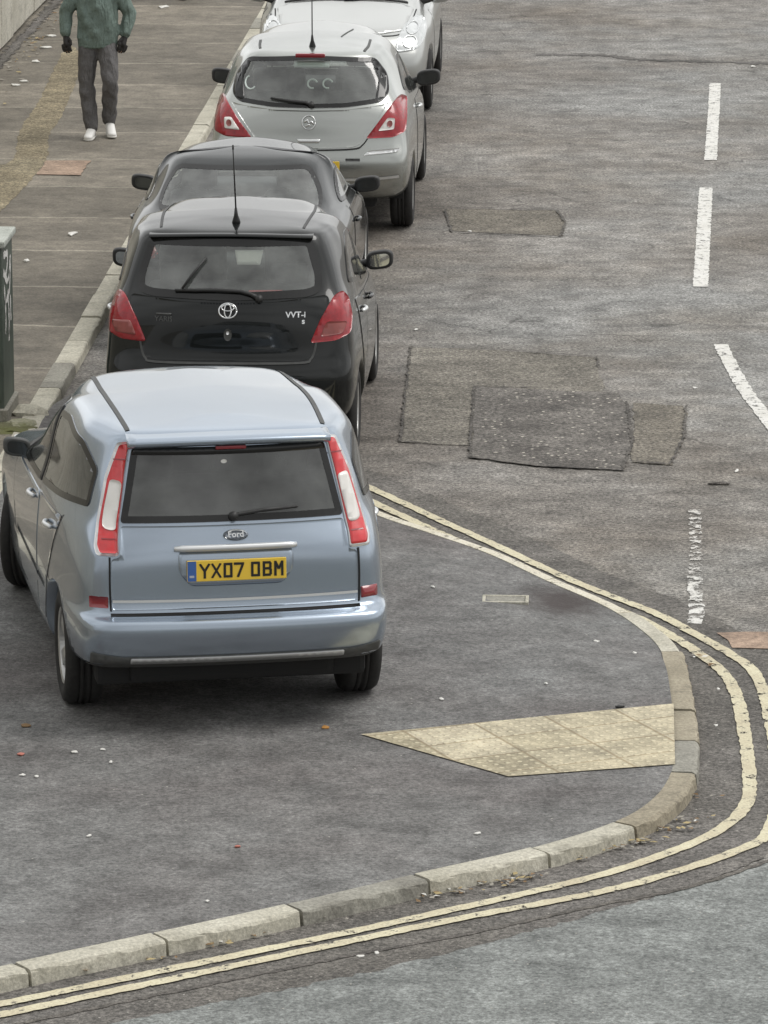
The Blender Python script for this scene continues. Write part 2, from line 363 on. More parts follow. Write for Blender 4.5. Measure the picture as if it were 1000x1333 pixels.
def tube(bm, pts, rad, n=10, cap=True):
    pts = [Vector(p) for p in pts]; rings = []
    rads = rad if isinstance(rad, (list, tuple)) else [rad]*len(pts)
    up = None
    for i, p in enumerate(pts):
        t = (pts[min(i+1, len(pts)-1)]-pts[max(i-1, 0)]).normalized()
        if up is None: up = t.orthogonal().normalized()
        up = (up - t*up.dot(t)).normalized(); sd_ = t.cross(up)
        rings.append([bm.verts.new(p+(up*math.cos(2*PI*k/n)+sd_*math.sin(2*PI*k/n))*rads[i]) for k in range(n)])
    for a, b in zip(rings, rings[1:]):
        for k in range(n): bm.faces.new((a[k], a[(k+1) % n], b[(k+1) % n], b[k]))
    if cap: bm.faces.new(rings[0][::-1]); bm.faces.new(rings[-1])
def lathe(bm, prof, n=40, axis='x', mat_of=None):
    rings = []
    for (a, r) in prof:
        rings.append([bm.verts.new((a, r*math.cos(2*PI*k/n), r*math.sin(2*PI*k/n))) for k in range(n)])
    for i, (a, b) in enumerate(zip(rings, rings[1:])):
        for k in range(n): bm.faces.new((a[k], a[(k+1) % n], b[(k+1) % n], b[k]))
def catmull(pts, n=8, closed=False):
    pts = [Vector(p) for p in pts]; out = []; m = len(pts)
    for i in range(m if closed else m-1):
        g = (lambda k: pts[k % m]) if closed else (lambda k: pts[max(0, min(m-1, k))])
        p0, p1, p2, p3 = g(i-1), g(i), g(i+1), g(i+2)
        for k in range(n):
            t = k/n
            out.append(.5*((2*p1)+(p2-p0)*t+(2*p0-5*p1+4*p2-p3)*t*t+(3*p1-p0-3*p2+p3)*t**3))
    if not closed: out.append(pts[-1])
    return out
def in_poly(x, y, poly):
    c = False; n = len(poly); j = n-1
    for i in range(n):
        xi, yi = poly[i][0], poly[i][1]; xj, yj = poly[j][0], poly[j][1]
        if (yi > y) != (yj > y) and x < (xj-xi)*(y-yi)/(yj-yi)+xi: c = not c
        j = i
    return c
def fill(poly, grid):
    """dense triangulation of a 2-D outline -> (points, faces)"""
    pts = []
    n = len(poly)
    for i in range(n):
        a = Vector(poly[i][:2]); b = Vector(poly[(i+1) % n][:2]); k = max(1, int((b-a).length/grid))
        for j in range(k): pts.append(a.lerp(b, j/k))
    m = len(pts); edges = [(i, (i+1) % m) for i in range(m)]
    x0, x1 = min(p.x for p in pts), max(p.x for p in pts); y0, y1 = min(p.y for p in pts), max(p.y for p in pts)
    inner = []
    for i in range(int((x1-x0)/grid)+1):
        for j in range(int((y1-y0)/grid)+1):
            x = x0+(i+.5+.0*(j % 2))*grid; y = y0+(j+.5)*grid
            if in_poly(x, y, pts):
                inner.append(Vector((x, y)))
    res = delaunay_2d_cdt(pts+inner, edges, [list(range(m))], 1, 1e-5)
    return res[0], [f for f in res[2] if len(f) == 3], m
def rounded(poly, r=.03, n=4):
    out = []; m = len(poly)
    for i in range(m):
        p = Vector(poly[i][:2]); rr = poly[i][2] if len(poly[i]) > 2 else r
        a = Vector(poly[i-1][:2]); b = Vector(poly[(i+1) % m][:2])
        da = (a-p); db = (b-p); ra = min(rr, da.length*.48); rb = min(rr, db.length*.48)
        if rr <= 0: out.append(p); continue
        s = p+da.normalized()*ra; e = p+db.normalized()*rb
        for k in range(n+1):
            t = k/n; out.append(s*(1-t)**2+p*2*t*(1-t)+e*t*t)
    return out
# ------------------------------------------------------------------ ground height
def smooth(t): t = max(0, min(1, t)); return t*t*(3-2*t)
PAVZ = .075
# back edge of the kerb round the corner, pixels of the photo (at pavement height), then flush kerb
KB = [(-900, 1452), (-420, 1352), (-170, 1299), (18, 1255), (198, 1216), (372, 1178), (538, 1139), (692, 1104), (800, 1070), (850, 1040), (874, 1005), (878, 965), (875, 925), (868, 880), (861, 848)]
KF = [(861, 848), (838, 822), (790, 790), (715, 757), (635, 720), (555, 692), (480, 666), (330, 603), (200, 545), (110, 500)]
kb_pts = [P(u, v, PAVZ if i < 11 else PAVZ-(i-10)*.014) for i, (u, v) in enumerate(KB)]
kf_pts = [P(u, v, .02) for u, v in KF]
kb_curve = catmull(kb_pts, 10); kf_curve = catmull([kb_pts[-2]]+kf_pts, 10)[10:]
flush_line = [Vector(p) for p in kf_curve]
for p in flush_line: p.z = 0
def seg_dist(p, a, b):
    ab = b-a; t = max(0, min(1, (p-a).dot(ab)/max(1e-9, ab.length_squared))); return (p-(a+ab*t)).length
CORNER = [Vector((p.x, p.y, 0)) for p in kb_curve if p.z < PAVZ-.002]
def wedge_z(x, y):
    p = Vector((x, y, 0)); d = min(seg_dist(p, a, b) for a, b in zip(flush_line, flush_line[1:]))
    return .016+(PAVZ-.016)*smooth(d/.75)

def sheet(name, outline, mat, z=.004, grid=.5, zf=None, kind='structure', label=None):
    pts, faces, m = fill([(p[0], p[1]) for p in outline], grid)
    me = bpy.data.meshes.new(name)
    me.from_pydata([(p.x, p.y, (zf(p.x, p.y)+z if zf else z)) for p in pts], [], [f for f in faces])
    o = link(name, me, mat, None, True)
    if me.polygons and me.polygons[0].normal.z < 0: me.flip_normals()
    return tag(o, label, None, None, kind)
def wobble(poly, amp=.015, step=.06, seed=1):
    rnd = random.Random(seed); out = []
    for i in range(len(poly)):
        a = Vector(poly[i][:2]); b = Vector(poly[(i+1) % len(poly)][:2]); k = max(1, int((b-a).length/step))
        for j in range(k):
            q = a.lerp(b, j/k); out.append((q.x+rnd.uniform(-amp, amp), q.y+rnd.uniform(-amp, amp)))
    return out
def line_strip(name, pts, width, mat, z=.008, label=None, rag=.006, zf=None, seed=3):
    """a painted line of real width laid along points on the ground"""
    rnd = random.Random(seed); bm = bmesh.new(); prev = None
    dense = []
    for a, b in zip(pts, pts[1:]):
        k = max(1, int((b-a).length/.035))
        dense += [a.lerp(b, j/k) for j in range(k)]
    dense.append(pts[-1])
    for i, p in enumerate(dense):
        t = (dense[min(i+1, len(dense)-1)]-dense[max(i-1, 0)]); t.z = 0; t.normalize(); nn = Vector((t.y, -t.x, 0))
        w1 = width/2+rnd.uniform(-rag, rag); w2 = width/2+rnd.uniform(-rag, rag)
        zz = (lambda q: (zf(q.x, q.y) if zf else 0)+z)
        a = p+nn*w1; b = p-nn*w2
        va = bm.verts.new((a.x, a.y, zz(a))); vb = bm.verts.new((b.x, b.y, zz(b)))
        if prev: bm.faces.new((prev[0], va, vb, prev[1]))
        prev = (va, vb)
    o = from_bm(name, bm, mat, None, False)
    return tag(o, label, None, None, 'structure')

def build_ground():
    # road: one sheet to the horizon
    bm = bmesh.new(); bmesh.ops.create_grid(bm, x_segments=8, y_segments=8, size=900)
    tag(from_bm('road', bm, MROAD), None, None, None, 'structure').location = (0, 0, 0)
    # side road (bottom), lighter chippings
    seam = [P(u, v) for u, v in [(-1500, 1640), (-400, 1425), (0, 1340), (200, 1298), (450, 1247), (615, 1216), (780, 1180), (890, 1158), (1000, 1122), (1150, 1060), (1400, 1000)]]
    sc_ = catmull(seam, 6)
    far = P(1900, 1000)
    sheet('side_road', [(p.x, p.y) for p in sc_]+[(far.x+6, far.y), (far.x+14, 2), (-14, 2)], MSIDE, .004, .8)
    line_strip('tar_seam', [Vector((p.x, p.y, 0)) for p in sc_], .032, MSEAM, .0075, rag=.008)
    # corner pavement of asphalt
    kl = S(-3.86, 38.3); kn = S(-3.86, 20)
    out = [(p.x, p.y) for p in kb_curve]+[(p.x, p.y) for p in kf_curve[1:]]
    out = out+[(S(-3.86, 33.0).x, S(-3.86, 33.0).y), (S(-3.86, 20).x-.0, 20.0)]
    a = kb_curve[0]
    out = [q for q in out]
    # left border runs with the street kerb down to the near kerb
    lx = S(-3.86, 21).x
    near = [p for p in kb_curve if p.x > lx]
    out = [(p.x, p.y) for p in near]+[(p.x, p.y) for p in kf_curve[1:]]+[(S(-3.86, D).x, S(-3.86, D).y) for D in (32.6, 31, 28, 25)]
    sheet('corner_pavement', out, MWEDGE, 0.0, .16, zf=wedge_z)
    # slab pavement along the wall
    left = [p for p in kb_curve if p.x <= lx+.3]
    first = near[0]
    pout = [(S(-4.0, D).x, S(-4.0, D).y) for D in (25, 60, 260)]+[(S(-9, 260).x, S(-9, 260).y), (-14, 60), (-14, 17.5)]
    pout = [(-14, kb_curve[0].y-1.4)]+[(p.x, p.y) for p in left if p.x < S(-4.0, 21).x]+pout
    pout = [pout[0]]+[q for q in pout[1:]]
    sheet('pavement', pout, MSLAB, PAVZ, 1.0)
    # kerb stones round the corner (joints at the photo's joints)
    rnd = random.Random(4)
    def kerb_stone(bm, path, width, top, z0, mi, chip=.006, gap=.008):
        rings = []
        n = len(path)
        for i, p in enumerate(path):
            t = (path[min(i+1, n-1)]-path[max(i-1, 0)]); t.z = 0; t.normalize(); nn = Vector((t.y, -t.x, 0))
            tz = top[i]
            j = lambda s=1: rnd.uniform(-chip, chip)*s
            b0 = p-nn*0.0; rr = .018
            prof = [(0, z0-.05), (0, tz), (width-rr*1.2+j(), tz+j(.3)), (width-rr*.3, tz-rr*.4+j(.4)), (width+j(), tz-rr+j()), (width+.012+j(.6), z0-.05)]
            rings.append([bm.verts.new((b0.x+nn.x*a_, b0.y+nn.y*a_, z_)) for a_, z_ in prof])
        for a_, b_ in zip(rings, rings[1:]):
            for k in range(5):
                f = bm.faces.new((a_[k], b_[k], b_[k+1], a_[k+1])); f.material_index = mi
        for r_ in (rings[0], rings[-1]):
            f = bm.faces.new(r_); f.material_index = mi
    bm = bmesh.new()
    # arc length resampled stones; joints chosen near the photo's
    cum = [0]
    for a_, b_ in zip(kb_curve, kb_curve[1:]): cum.append(cum[-1]+(b_-a_).length)
    def at(s):
        for i in range(len(cum)-1):
            if cum[i+1] >= s: return kb_curve[i].lerp(kb_curve[i+1], (s-cum[i])/max(1e-6, cum[i+1]-cum[i]))
        return kb_curve[-1].copy()
    idx = [0, 1, 2, 3, 4, 5, 6, 7, 8, 10, 12, 14]
    joints = [cum[i*10] for i in idx]
    extra = []
    for a_, b_ in zip(joints, joints[1:]):
        k = max(1, round((b_-a_)/.72)); extra += [a_+(b_-a_)*q/k for q in range(k)]
    extra.append(joints[-1])
    cols = [0, 1, 2, 0, 0, 2, 0, 0, 0, 0, 0, 1, 1, 2, 2, 1, 2, 1]
    ns = len(extra)-1
    for i in range(ns):
        s0, s1 = extra[i]+.009, extra[i+1]-.009
        k = max(3, int((s1-s0)/.05)); path = [at(s0+(s1-s0)*q/k) for q in range(k+1)]
        mi = [0, 0, 0, 2, 0, 0, 1, 2, 1, 1, 1][-1-(ns-1-i)] if ns-1-i < 11 else rnd.choice([0, 2, 0])
        jig = rnd.uniform(-.004, .006)
        kerb_stone(bm, path, .125, [p.z+.004+jig for p in path], 0, mi)
    o = from_bm('kerb', bm, [MKERB, MKERB2, MKERB3], None, False); tag(o, None, None, None, 'structure')
    md = o.data
    # street kerb
    bm = bmesh.new(); D = 22.35+.9*0
    while S(-3.93, D).y < min(kb_curve, key=lambda q: abs(q.x-S(-3.93, 22).x)).y+.02: D += .05
    while D < 110:
        ln = .9 if D < 60 else 3
        path = [S(-4.0, D+.008+(ln-.016)*q/8, 0) for q in range(9)]; path = path[::1]
        jig = rnd.uniform(-.006, .008)
        # path direction is along +D, its right-hand normal is +X (toward the road)
        zg = 0.0
        kerb_stone(bm, path, .15, [PAVZ+.006+jig]*9, zg, rnd.choice([0, 0, 2, 0]), chip=.004)
        D += ln
    tag(from_bm('street_kerb', bm, [MKERB, MKERB2, MKERB3], None, False), None, None, None, 'structure')
    # flush kerb (pale) along the dropped edge
    fl = [Vector((p.x, p.y, 0)) for p in kf_curve]
    bm = bmesh.new(); rnd2 = random.Random(2); path = []
    cumf = [0]
    for a_, b_ in zip(fl, fl[1:]): cumf.append(cumf[-1]+(b_-a_).length)
    def atf(s):
        for i in range(len(cumf)-1):
            if cumf[i+1] >= s: return fl[i].lerp(fl[i+1], (s-cumf[i])/max(1e-6, cumf[i+1]-cumf[i]))
        return fl[-1].copy()
    s = 0
    while s < cumf[-1]-.9:
        path = [atf(s+.005+.89*q/14) for q in range(15)]
        kerb_stone(bm, path, .11 if s < .8 else .085, [.020]*15, -.02, 1 if s < .8 else 0, chip=.003); s += .9
    tag(from_bm('flush_kerb', bm, [MCREAM, MKERB], None, False), None, None, None, 'structure')
    # patches in the road
    def px(poly, z=0): return [tuple(P(u, v, z))[:2] for u, v in poly]
    def patch(name, poly, mat, z, seed, amp=.02): sheet(name, wobble(px(poly), amp, .12, seed), mat, z, .25)
    patch('road_patch', [(535, 452), (640, 456), (777, 466), (784, 500), (790, 540), (640, 583), (521, 576)], MPATCH1, .004, 1)
    patch('road_patch', [(618, 504), (802, 513), (816, 524), (823, 576), (810, 614), (700, 608), (612, 597)], MPATCH2, .008, 2)
    patch('road_patch', [(826, 525), (893, 529), (890, 570), (873, 606), (820, 602)], MPATCH3, .0045, 3)
    patch('road_patch', [(579, 272), (725, 275), (734, 288), (730, 308), (588, 301)], MPATCH3, .004, 4, .03)
    def loop_seam(poly, seed, wd=.022):
        q = [P(u, v) for u, v in poly]; line_strip('patch_seam', q, wd, MSEAM, .0125, rag=.010, seed=seed)
    loop_seam([(535, 452), (528, 510), (521, 576), (560, 579), (610, 582)], 5, .014)
    loop_seam([(640, 456), (777, 466), (779, 478)], 6, .015)
    loop_seam([(816, 524), (823, 576), (810, 614), (700, 608), (612, 597)], 7, .022)
    loop_seam([(612, 597), (614, 550), (618, 504), (700, 506)], 17, .018)
    loop_seam([(893, 529), (890, 570), (873, 606), (820, 602)], 8, .018)
    loop_seam([(579, 274), (588, 303), (660, 306), (730, 309), (736, 290), (725, 275), (640, 272), (579, 272)], 9, .02)
    line_strip('road_crack', catmull([P(698, 71), P(784, 72), P(838, 78), P(910, 80), P(1010, 83), P(1200, 88)], 6), .17, MTIDE, .004, rag=.06, seed=10)
    gut = catmull([P(u, v) for u, v in [(380, 588), (465, 625), (560, 665), (650, 705), (750, 752), (850, 790), (930, 833), (1000, 885)]], 6)
    line_strip('gutter_strip', gut, .42, MGUT, .0042, rag=.02, seed=11)
    cg = catmull([P(u, v) for u, v in [(895, 835), (945, 890), (965, 960), (968, 1030), (940, 1078), (860, 1120), (700, 1168), (450, 1232), (200, 1282), (0, 1322), (-400, 1408), (-900, 1515)]], 8)
    line_strip('gutter_strip', cg, .74, MGUT, .0046, rag=.02, seed=12)
    patch('road_patch', [(935, 826), (1010, 824), (1010, 846), (955, 845)], MPINK, .0095, 13)
    # yellow lines
    up = [(300, 553), (380, 590), (465, 629), (560, 673), (650, 714), (750, 760), (850, 799), (906, 828), (945, 850), (978, 873), (994, 903), (1004, 945), (1012, 1000), (1012, 1045), (1000, 1086), (972, 1105), (890, 1134), (780, 1164), (615, 1195), (450, 1229), (300, 1261), (0, 1324), (-300, 1388), (-800, 1495)]
    lo = [(290, 565), (380, 606), (465, 646), (560, 690), (650, 730), (750, 774), (830, 806), (880, 833), (906, 850), (940, 876), (959, 908), (970, 960), (976, 1020), (971, 1050), (945, 1077), (890, 1105), (780, 1142), (615, 1181), (450, 1217), (300, 1248), (0, 1310), (-300, 1372), (-800, 1478)]
    line_strip('yellow_line', catmull([P(u, v) for u, v in up], 8), .070, MYEL, .0115, seed=20, rag=.005)
    line_strip('yellow_line', catmull([P(u, v) for u, v in lo], 8), .070, MYEL, .0115, seed=21, rag=.005)
    # centre line dashes
    def dash(pix, wd, mat, seed, rag=.006):
        o = line_strip('centre_line_dash', catmull([P(u, v) for u, v in pix], 5), wd, mat, .006, rag=rag, seed=seed); o['group'] = 'white dashes of the centre line'
    dash([(931, 109), (929, 150), (925, 209)], .115, MWHITE, 30)
    dash([(919, 245), (916, 300), (912, 374)], .12, MWHITE, 31)
    dash([(938, 449), (966, 502), (1000, 548), (1040, 600)], .105, MWHITE, 32)
    dash([(947, -60), (942, -10), (938, 12)], .11, MWHITE, 33) if False else None
    # worn dash: what is left of the old paint
    for pts_, mt, sd_, wd_ in (([(905, 664), (906, 712), (904, 752)], MFADE2, 34, .075), ([(904, 752), (907, 790), (905, 813)], MFADE, 35, .085)):
        o = line_strip('centre_line_dash', catmull([P(u, v) for u, v in pts_], 5), wd_, mt, .006, rag=.009, seed=sd_); o['group'] = 'white dashes of the centre line'
    # tactile paving
    tp = px([(470, 957), (877, 917), (879, 996), (662, 1012)], PAVZ)
    # keep the slabs clear of the kerb: they follow the pavement's own height
    sheet('tactile_paving', tp, MTACT, .006, .1, zf=wedge_z)
    # ochre strip and pink slab on the far pavement
    def pv(name, poly, mat, z, seed): sheet(name, wobble([(q.x, q.y) for q in catmull([P(u, v, PAVZ) for u, v in poly], 4, True)] if len(poly) > 5 else [tuple(P(u, v, PAVZ))[:2] for u, v in poly], .012, .1, seed), mat, PAVZ+z, .5)
    pv('pavement_patch', [(93, 60), (78, 75), (51, 132), (27, 168), (15, 210), (-30, 225), (-140, 330), (-60, 330), (0, 276), (36, 240), (61, 207), (64, 177), (78, 156), (99, 108), (110, 80)], MOCHRE, .004, 40)
    pv('pavement_patch', [(48, 228), (60, 210), (118, 210), (105, 229)], MPINK, .008, 41)
build_ground()

# ------------------------------------------------------------------ cars
def bspl(net, nu=7, nv=7):
    """uniform cubic B-spline surface of a half body (x >= 0); both ends mirrored over x = 0"""
    def B(t): return ((1-t)**3/6, (3*t**3-6*t*t+4)/6, (-3*t**3+3*t*t+3*t+1)/6, t**3/6)
    mir = lambda p: Vector((-p.x, p.y, p.z))
    cols = [[mir(r[1])]+r+[mir(r[-2])] for r in net]
    first = [2*a-b for a, b in zip(cols[0], cols[1])]
    last = [mir(p) for p in cols[-2]]
    rows = [first]+cols+[last]
    out = []
    R_ = len(rows)-3; C_ = len(rows[0])-3
    for i in range(R_):
        for a in range(nv if i < R_-1 else nv+1):
            bv = B(a/nv)
            cr = [sum((rows[i+k][j]*bv[k] for k in range(4)), Vector()) for j in range(len(rows[0]))]
            line = []
            for j in range(C_):
                for b in range(nu if j < C_-1 else nu+1):
                    bu = B(b/nu); line.append(sum((cr[j+k]*bu[k] for k in range(4)), Vector()))
            out.append(line)
    return out
def row(zr, zm, zf, yr, yf, wr, w_, wf, bul=.06, rc=.22, fb=.18, fc=.45):
    """one level of a car body: rear / middle / front height, rear and front y, widths at rear corner, middle, front corner"""
    y4 = yr+bul+rc; y10 = yf-fb-fc
    xs = [(0, yr, 1, 0), (wr*.45, yr+bul*.15, 1, 0), (wr*.82, yr+bul*.6, 1, 0), (wr, yr+bul+.02, 1, 0), (wr+(w_-wr)*.45, y4, .9, 0)]
    for k, f in enumerate((.16, .36, .55, .75, .9)):
        xs.append((w_ if k not in (0, 4) else w_*.995, y4+(y10-y4)*f, (.55, .1, 0, 0, 0)[k], (0, 0, .1, .45, .75)[k]))
    xs += [(wf+(w_-wf)*.5, y10, 0, .92), (wf, yf-fb, 0, 1), (wf*.82, yf-fb*.55, 0, 1), (wf*.45, yf-fb*.15, 0, 1), (0, yf, 0, 1)]
    out = []
    for x, y, a, b in xs:
        z = zm*(1-a-b)+zr*a+zf*b
        out.append(Vector((x, y, z)))
    return out

class Car:
    def __init__(s, name, label, paint, rows, L_, wheels, R, crown=.018, track=.77, bump_rows=(0, 16), rb_z=.66, tyre_w=.20, category='car'):
        s.root = empty(name); tag(s.root, label, category); s.paint = M[paint]; s.L = L_; s.R = R; s.yw = wheels; s.track = track
        net = [row(*r) for r in rows]
        top = net[-1]
        ya, yb = rows[-1][3]+.15, rows[-1][4]-.1
        zr_, zm_, zf_ = rows[-1][:3]; y0_, y1_ = rows[-1][3], rows[-1][4]; yc_ = (y0_+y1_)/2; xw_ = rows[-1][6]
        def roofz(x, y):
            a_ = (zm_-zr_)/(yc_-y0_)**2 if y < yc_ else (zm_-zf_)/(y1_-yc_)**2
            return zm_+crown*.3-a_*(y-yc_)**2-crown*.3*(x/xw_)**2
        for p in top: p.z = roofz(p.x, p.y)
        mid = []
        for j, p in enumerate(top):
            yy = max(ya, min(yb, p.y)) if 3 < j < 11 else (ya if j < 4 else yb)
            mid.append(Vector((0, yy, roofz(0, yy)+crown*.5)))
        near = [Vector((p.x*.5, (p.y+m_.y)/2, roofz(p.x*.5, (p.y+m_.y)/2)+crown*.35)) for p, m_ in zip(top, mid)]
        net += [near, mid]
        g = bspl(net); s.g = g
        nr, nc = len(g), len(g[0])
        verts = []; faces = []; idm = {}
        for i in range(nr):
            for j in range(nc):
                for sgn in (1, -1):
                    if sgn == -1 and (j in (0, nc-1) or i == nr-1): idm[(i, j, -1)] = idm[(i, j, 1)]; continue
                    idm[(i, j, sgn)] = len(verts); verts.append(Vector((g[i][j].x*sgn if (j not in (0, nc-1) and i != nr-1) else 0, g[i][j].y, g[i][j].z)))
        meta = []
        for i in range(nr-1):
            for j in range(nc-1):
                a, b, c, d = idm[(i, j, 1)], idm[(i, j+1, 1)], idm[(i+1, j+1, 1)], idm[(i+1, j, 1)]
                faces.append((a, b, c, d)); meta.append((i, j))
                a, b, c, d = idm[(i, j, -1)], idm[(i, j+1, -1)], idm[(i+1, j+1, -1)], idm[(i+1, j, -1)]
                faces.append((d, c, b, a)); meta.append((i, j))
        s.verts, s.faces, s.meta, s.nr, s.nc = verts, faces, meta, nr, nc
        # smooth vertex normals for casting
        s.tree = BVHTree.FromPolygons([tuple(v) for v in verts], [tuple(f) for f in faces])
        s.nrm = [Vector() for _ in verts]
        for f in faces:
            n = (verts[f[2]]-verts[f[0]]).cross(verts[f[3]]-verts[f[1]])
            for i in f: s.nrm[i] += n
        s.holes = []; s.arch = []
    AX = dict(rear=(lambda a, b: (Vector((a, -3, b)), Vector((0, 1, 0)))), front=(lambda a, b: (Vector((a, 9, b)), Vector((0, -1, 0)))),
              right=(lambda a, b: (Vector((3, a, b)), Vector((-1, 0, 0)))), left=(lambda a, b: (Vector((-3, a, b)), Vector((1, 0, 0)))),
              top=(lambda a, b: (Vector((a, b, 4)), Vector((0, 0, -1)))))
    def cast(s, axis, a, b, off=0):
        o, d = s.AX[axis](a, b)
        hit, n, i, _ = s.tree.ray_cast(o, d)
        if hit is None:
            hit, n, i, _ = s.tree.find_nearest(o+d*3)
        f = s.faces[i]; ws = [1/((s.verts[k]-hit).length+1e-5) for k in f]; nn = Vector()
        for k, w_ in zip(f, ws): nn += s.nrm[k].normalized()*w_
        nn.normalize()
        if nn.dot(d) > 0: nn = -nn
        return hit+nn*off, nn
    def patch(s, name, axis, poly, mat, off=.004, parent=None, grid=.045, thick=.012, r=.03, label=None):
        poly = rounded(poly, r) if r is not None else [Vector(p[:2]) for p in poly]
        pts, tris, m = fill(poly, grid)
        bm = bmesh.new(); top = []; nn_ = []
        for p in pts:
            q, n = s.cast(axis, p.x, p.y, off); top.append(bm.verts.new(q)); nn_.append(n)
        for t in tris:
            try: bm.faces.new([top[i] for i in t])
            except ValueError: pass
        d = s.AX[axis](0, 0)[1]
        bmesh.ops.recalc_face_normals(bm, faces=bm.faces)
        f0 = next(iter(bm.faces)); f0.normal_update()
        if sum(f.calc_area()*0+f.normal.dot(d) for f in bm.faces) > 0: bmesh.ops.reverse_faces(bm, faces=bm.faces)
        low = [bm.verts.new(top[i].co-nn_[i]*thick) for i in range(m)]
        for i in range(m):
            j = (i+1) % m
            try: f = bm.faces.new((top[i], top[j], low[j], low[i])); f.smooth = False
            except ValueError: pass
        me = bpy.data.meshes.new(name); bm.to_mesh(me); bm.free()
        o = link(name, me, mat, parent or s.root, True)
        for pl in me.polygons:
            if len(pl.vertices) == 4: pl.use_smooth = False
        if label: o['label'] = label
        return o
    def both(s, name, poly, *a, **k):
        """same side patch left and right"""
        return [s.patch(name, 'left', poly, *a, **k), s.patch(name, 'right', poly, *a, **k)]
    def strips(s, name, lst, mat, width=.007, off=.0025, parent=None, smooth_=True):
        for it in lst: s.strip1(name, [it], mat, width, off, parent, smooth_)
    def strip1(s, name, lst, mat, width=.007, off=.0025, parent=None, smooth_=True):
        bm = bmesh.new()
        for axis, pts, *rest in lst:
            w_ = rest[0] if rest else width
            pts = [Vector(p) for p in pts]
            c = catmull(pts, 6) if smooth_ and len(pts) > 2 else pts
            dense = []
            for a, b in zip(c, c[1:]):
                k = max(1, int((b-a).length/.025)); dense += [a.lerp(b, j/k) for j in range(k)]
            dense.append(c[-1]); prev = None
            for i, p in enumerate(dense):
                t = (dense[min(i+1, len(dense)-1)]-dense[max(i-1, 0)]).normalized(); n2 = Vector((t.y, -t.x))*w_/2
                a, _ = s.cast(axis, p.x+n2.x, p.y+n2.y, off); b, _ = s.cast(axis, p.x-n2.x, p.y-n2.y, off)
                va, vb = bm.verts.new(a), bm.verts.new(b)
                if prev: bm.faces.new((prev[0], va, vb, prev[1]))
                prev = (va, vb)
        return from_bm(name, bm, mat, parent or s.root, False)
    def hole(s, axis, poly, shrink=.028):
        c = sum((Vector(p[:2]) for p in poly), Vector((0, 0)))/len(poly)
        q = []
        for p in rounded(poly, .03):
            d = (c-p); q.append(p+d.normalized()*shrink)
        s.holes.append((axis, q))
    def window(s, name, axis, poly, mat, r=.05, frit=.022, off=.004, border=True):
        """glass pane over an opening in the shell, with its black edge"""
        s.hole(axis, poly, frit)
        o = s.patch(name, axis, poly, mat, off, r=r, thick=.004)
        if border:
            rp = rounded(poly, r); m = len(rp); bm = bmesh.new(); rings = []
            c = sum(rp, Vector((0, 0)))/m
            dense = []
            for i in range(m):
                a, b = rp[i], rp[(i+1) % m]; k = max(1, int((b-a).length/.04)); dense += [a.lerp(b, j/k) for j in range(k)]
            m = len(dense)
            for i, p in enumerate(dense):
                t = (dense[(i+1) % m]-dense[i-1]).normalized(); n2 = Vector((t.y, -t.x))
                if not in_poly((p+n2*.004).x, (p+n2*.004).y, rp): n2 = -n2
                o1, _ = s.cast(axis, p.x, p.y, off+.0015); o2, _ = s.cast(axis, *(p+n2*(frit+.012)), off+.0015)
                rings.append((bm.verts.new(o1), bm.verts.new(o2)))
            for i in range(m): bm.faces.new((rings[i][0], rings[(i+1) % m][0], rings[(i+1) % m][1], rings[i][1]))
            from_bm('glass_edge', bm, M['frit'], o, False)
        return o
    def finish_body(s, rear_z=None, front_z=None, lower=None):
        vs_ = [v.copy() for v in s.verts]
        keep = []; R = s.R+.045
        for f, mt in zip(s.faces, s.meta):
            c = sum((vs_[i] for i in f), Vector())/4
            n = (vs_[f[2]]-vs_[f[0]]).cross(vs_[f[3]]-vs_[f[1]])
            if n.x*c.x < 0 and abs(n.x) > abs(n.y): n = -n
            dead = False
            for axis, q in s.holes:
                if axis == 'rear' and c.y < s.L*.4 and in_poly(c.x, c.z, q): dead = True
                elif axis == 'front' and c.y > s.L*.45 and in_poly(c.x, c.z, q) : dead = True
                elif axis == 'left' and c.x < -.3 and in_poly(c.y, c.z, q): dead = True
                elif axis == 'right' and c.x > .3 and in_poly(c.y, c.z, q): dead = True
                if dead: break
            for yw in s.yw:
                if abs(c.x) > .55 and c.z < s.R+R and math.hypot(c.y-yw, c.z-s.R) < R: dead = True
            keep.append(not dead)
        # snap the wheel-arch edge to a true circle
        use = {}
        for k, f in zip(keep, s.faces):
            for i in f: use.setdefault(i, set()).add(k)
        archv = {}
        for i, st in use.items():
            if len(st) == 2:
                v = vs_[i]
                for yw in s.yw:
                    d = math.hypot(v.y-yw, v.z-s.R)
                    if abs(v.x) > .5 and d < R+.06 and v.z < s.R+R+.05:
                        k = R/max(d, 1e-6); y2 = yw+(v.y-yw)*k; z2 = s.R+(v.z-s.R)*k
                        if z2 < .14: continue
                        q, _ = s.cast('right' if v.x > 0 else 'left', y2, z2); q = Vector((q.x, y2, z2))
                        vs_[i] = q; archv[i] = yw
        groups = {'body': [], 'rear_bumper': [], 'front_bumper': []}
        for f, k in zip(s.faces, keep):
            if not k: continue
            c = sum((s.verts[i] for i in f), Vector())/4
            if rear_z and c.z < rear_z and c.y < s.yw[0]-R*.7: groups['rear_bumper'].append(f)
            elif front_z and c.z < front_z and c.y > s.yw[1]+R*.72: groups['front_bumper'].append(f)
            else: groups['body'].append(f)
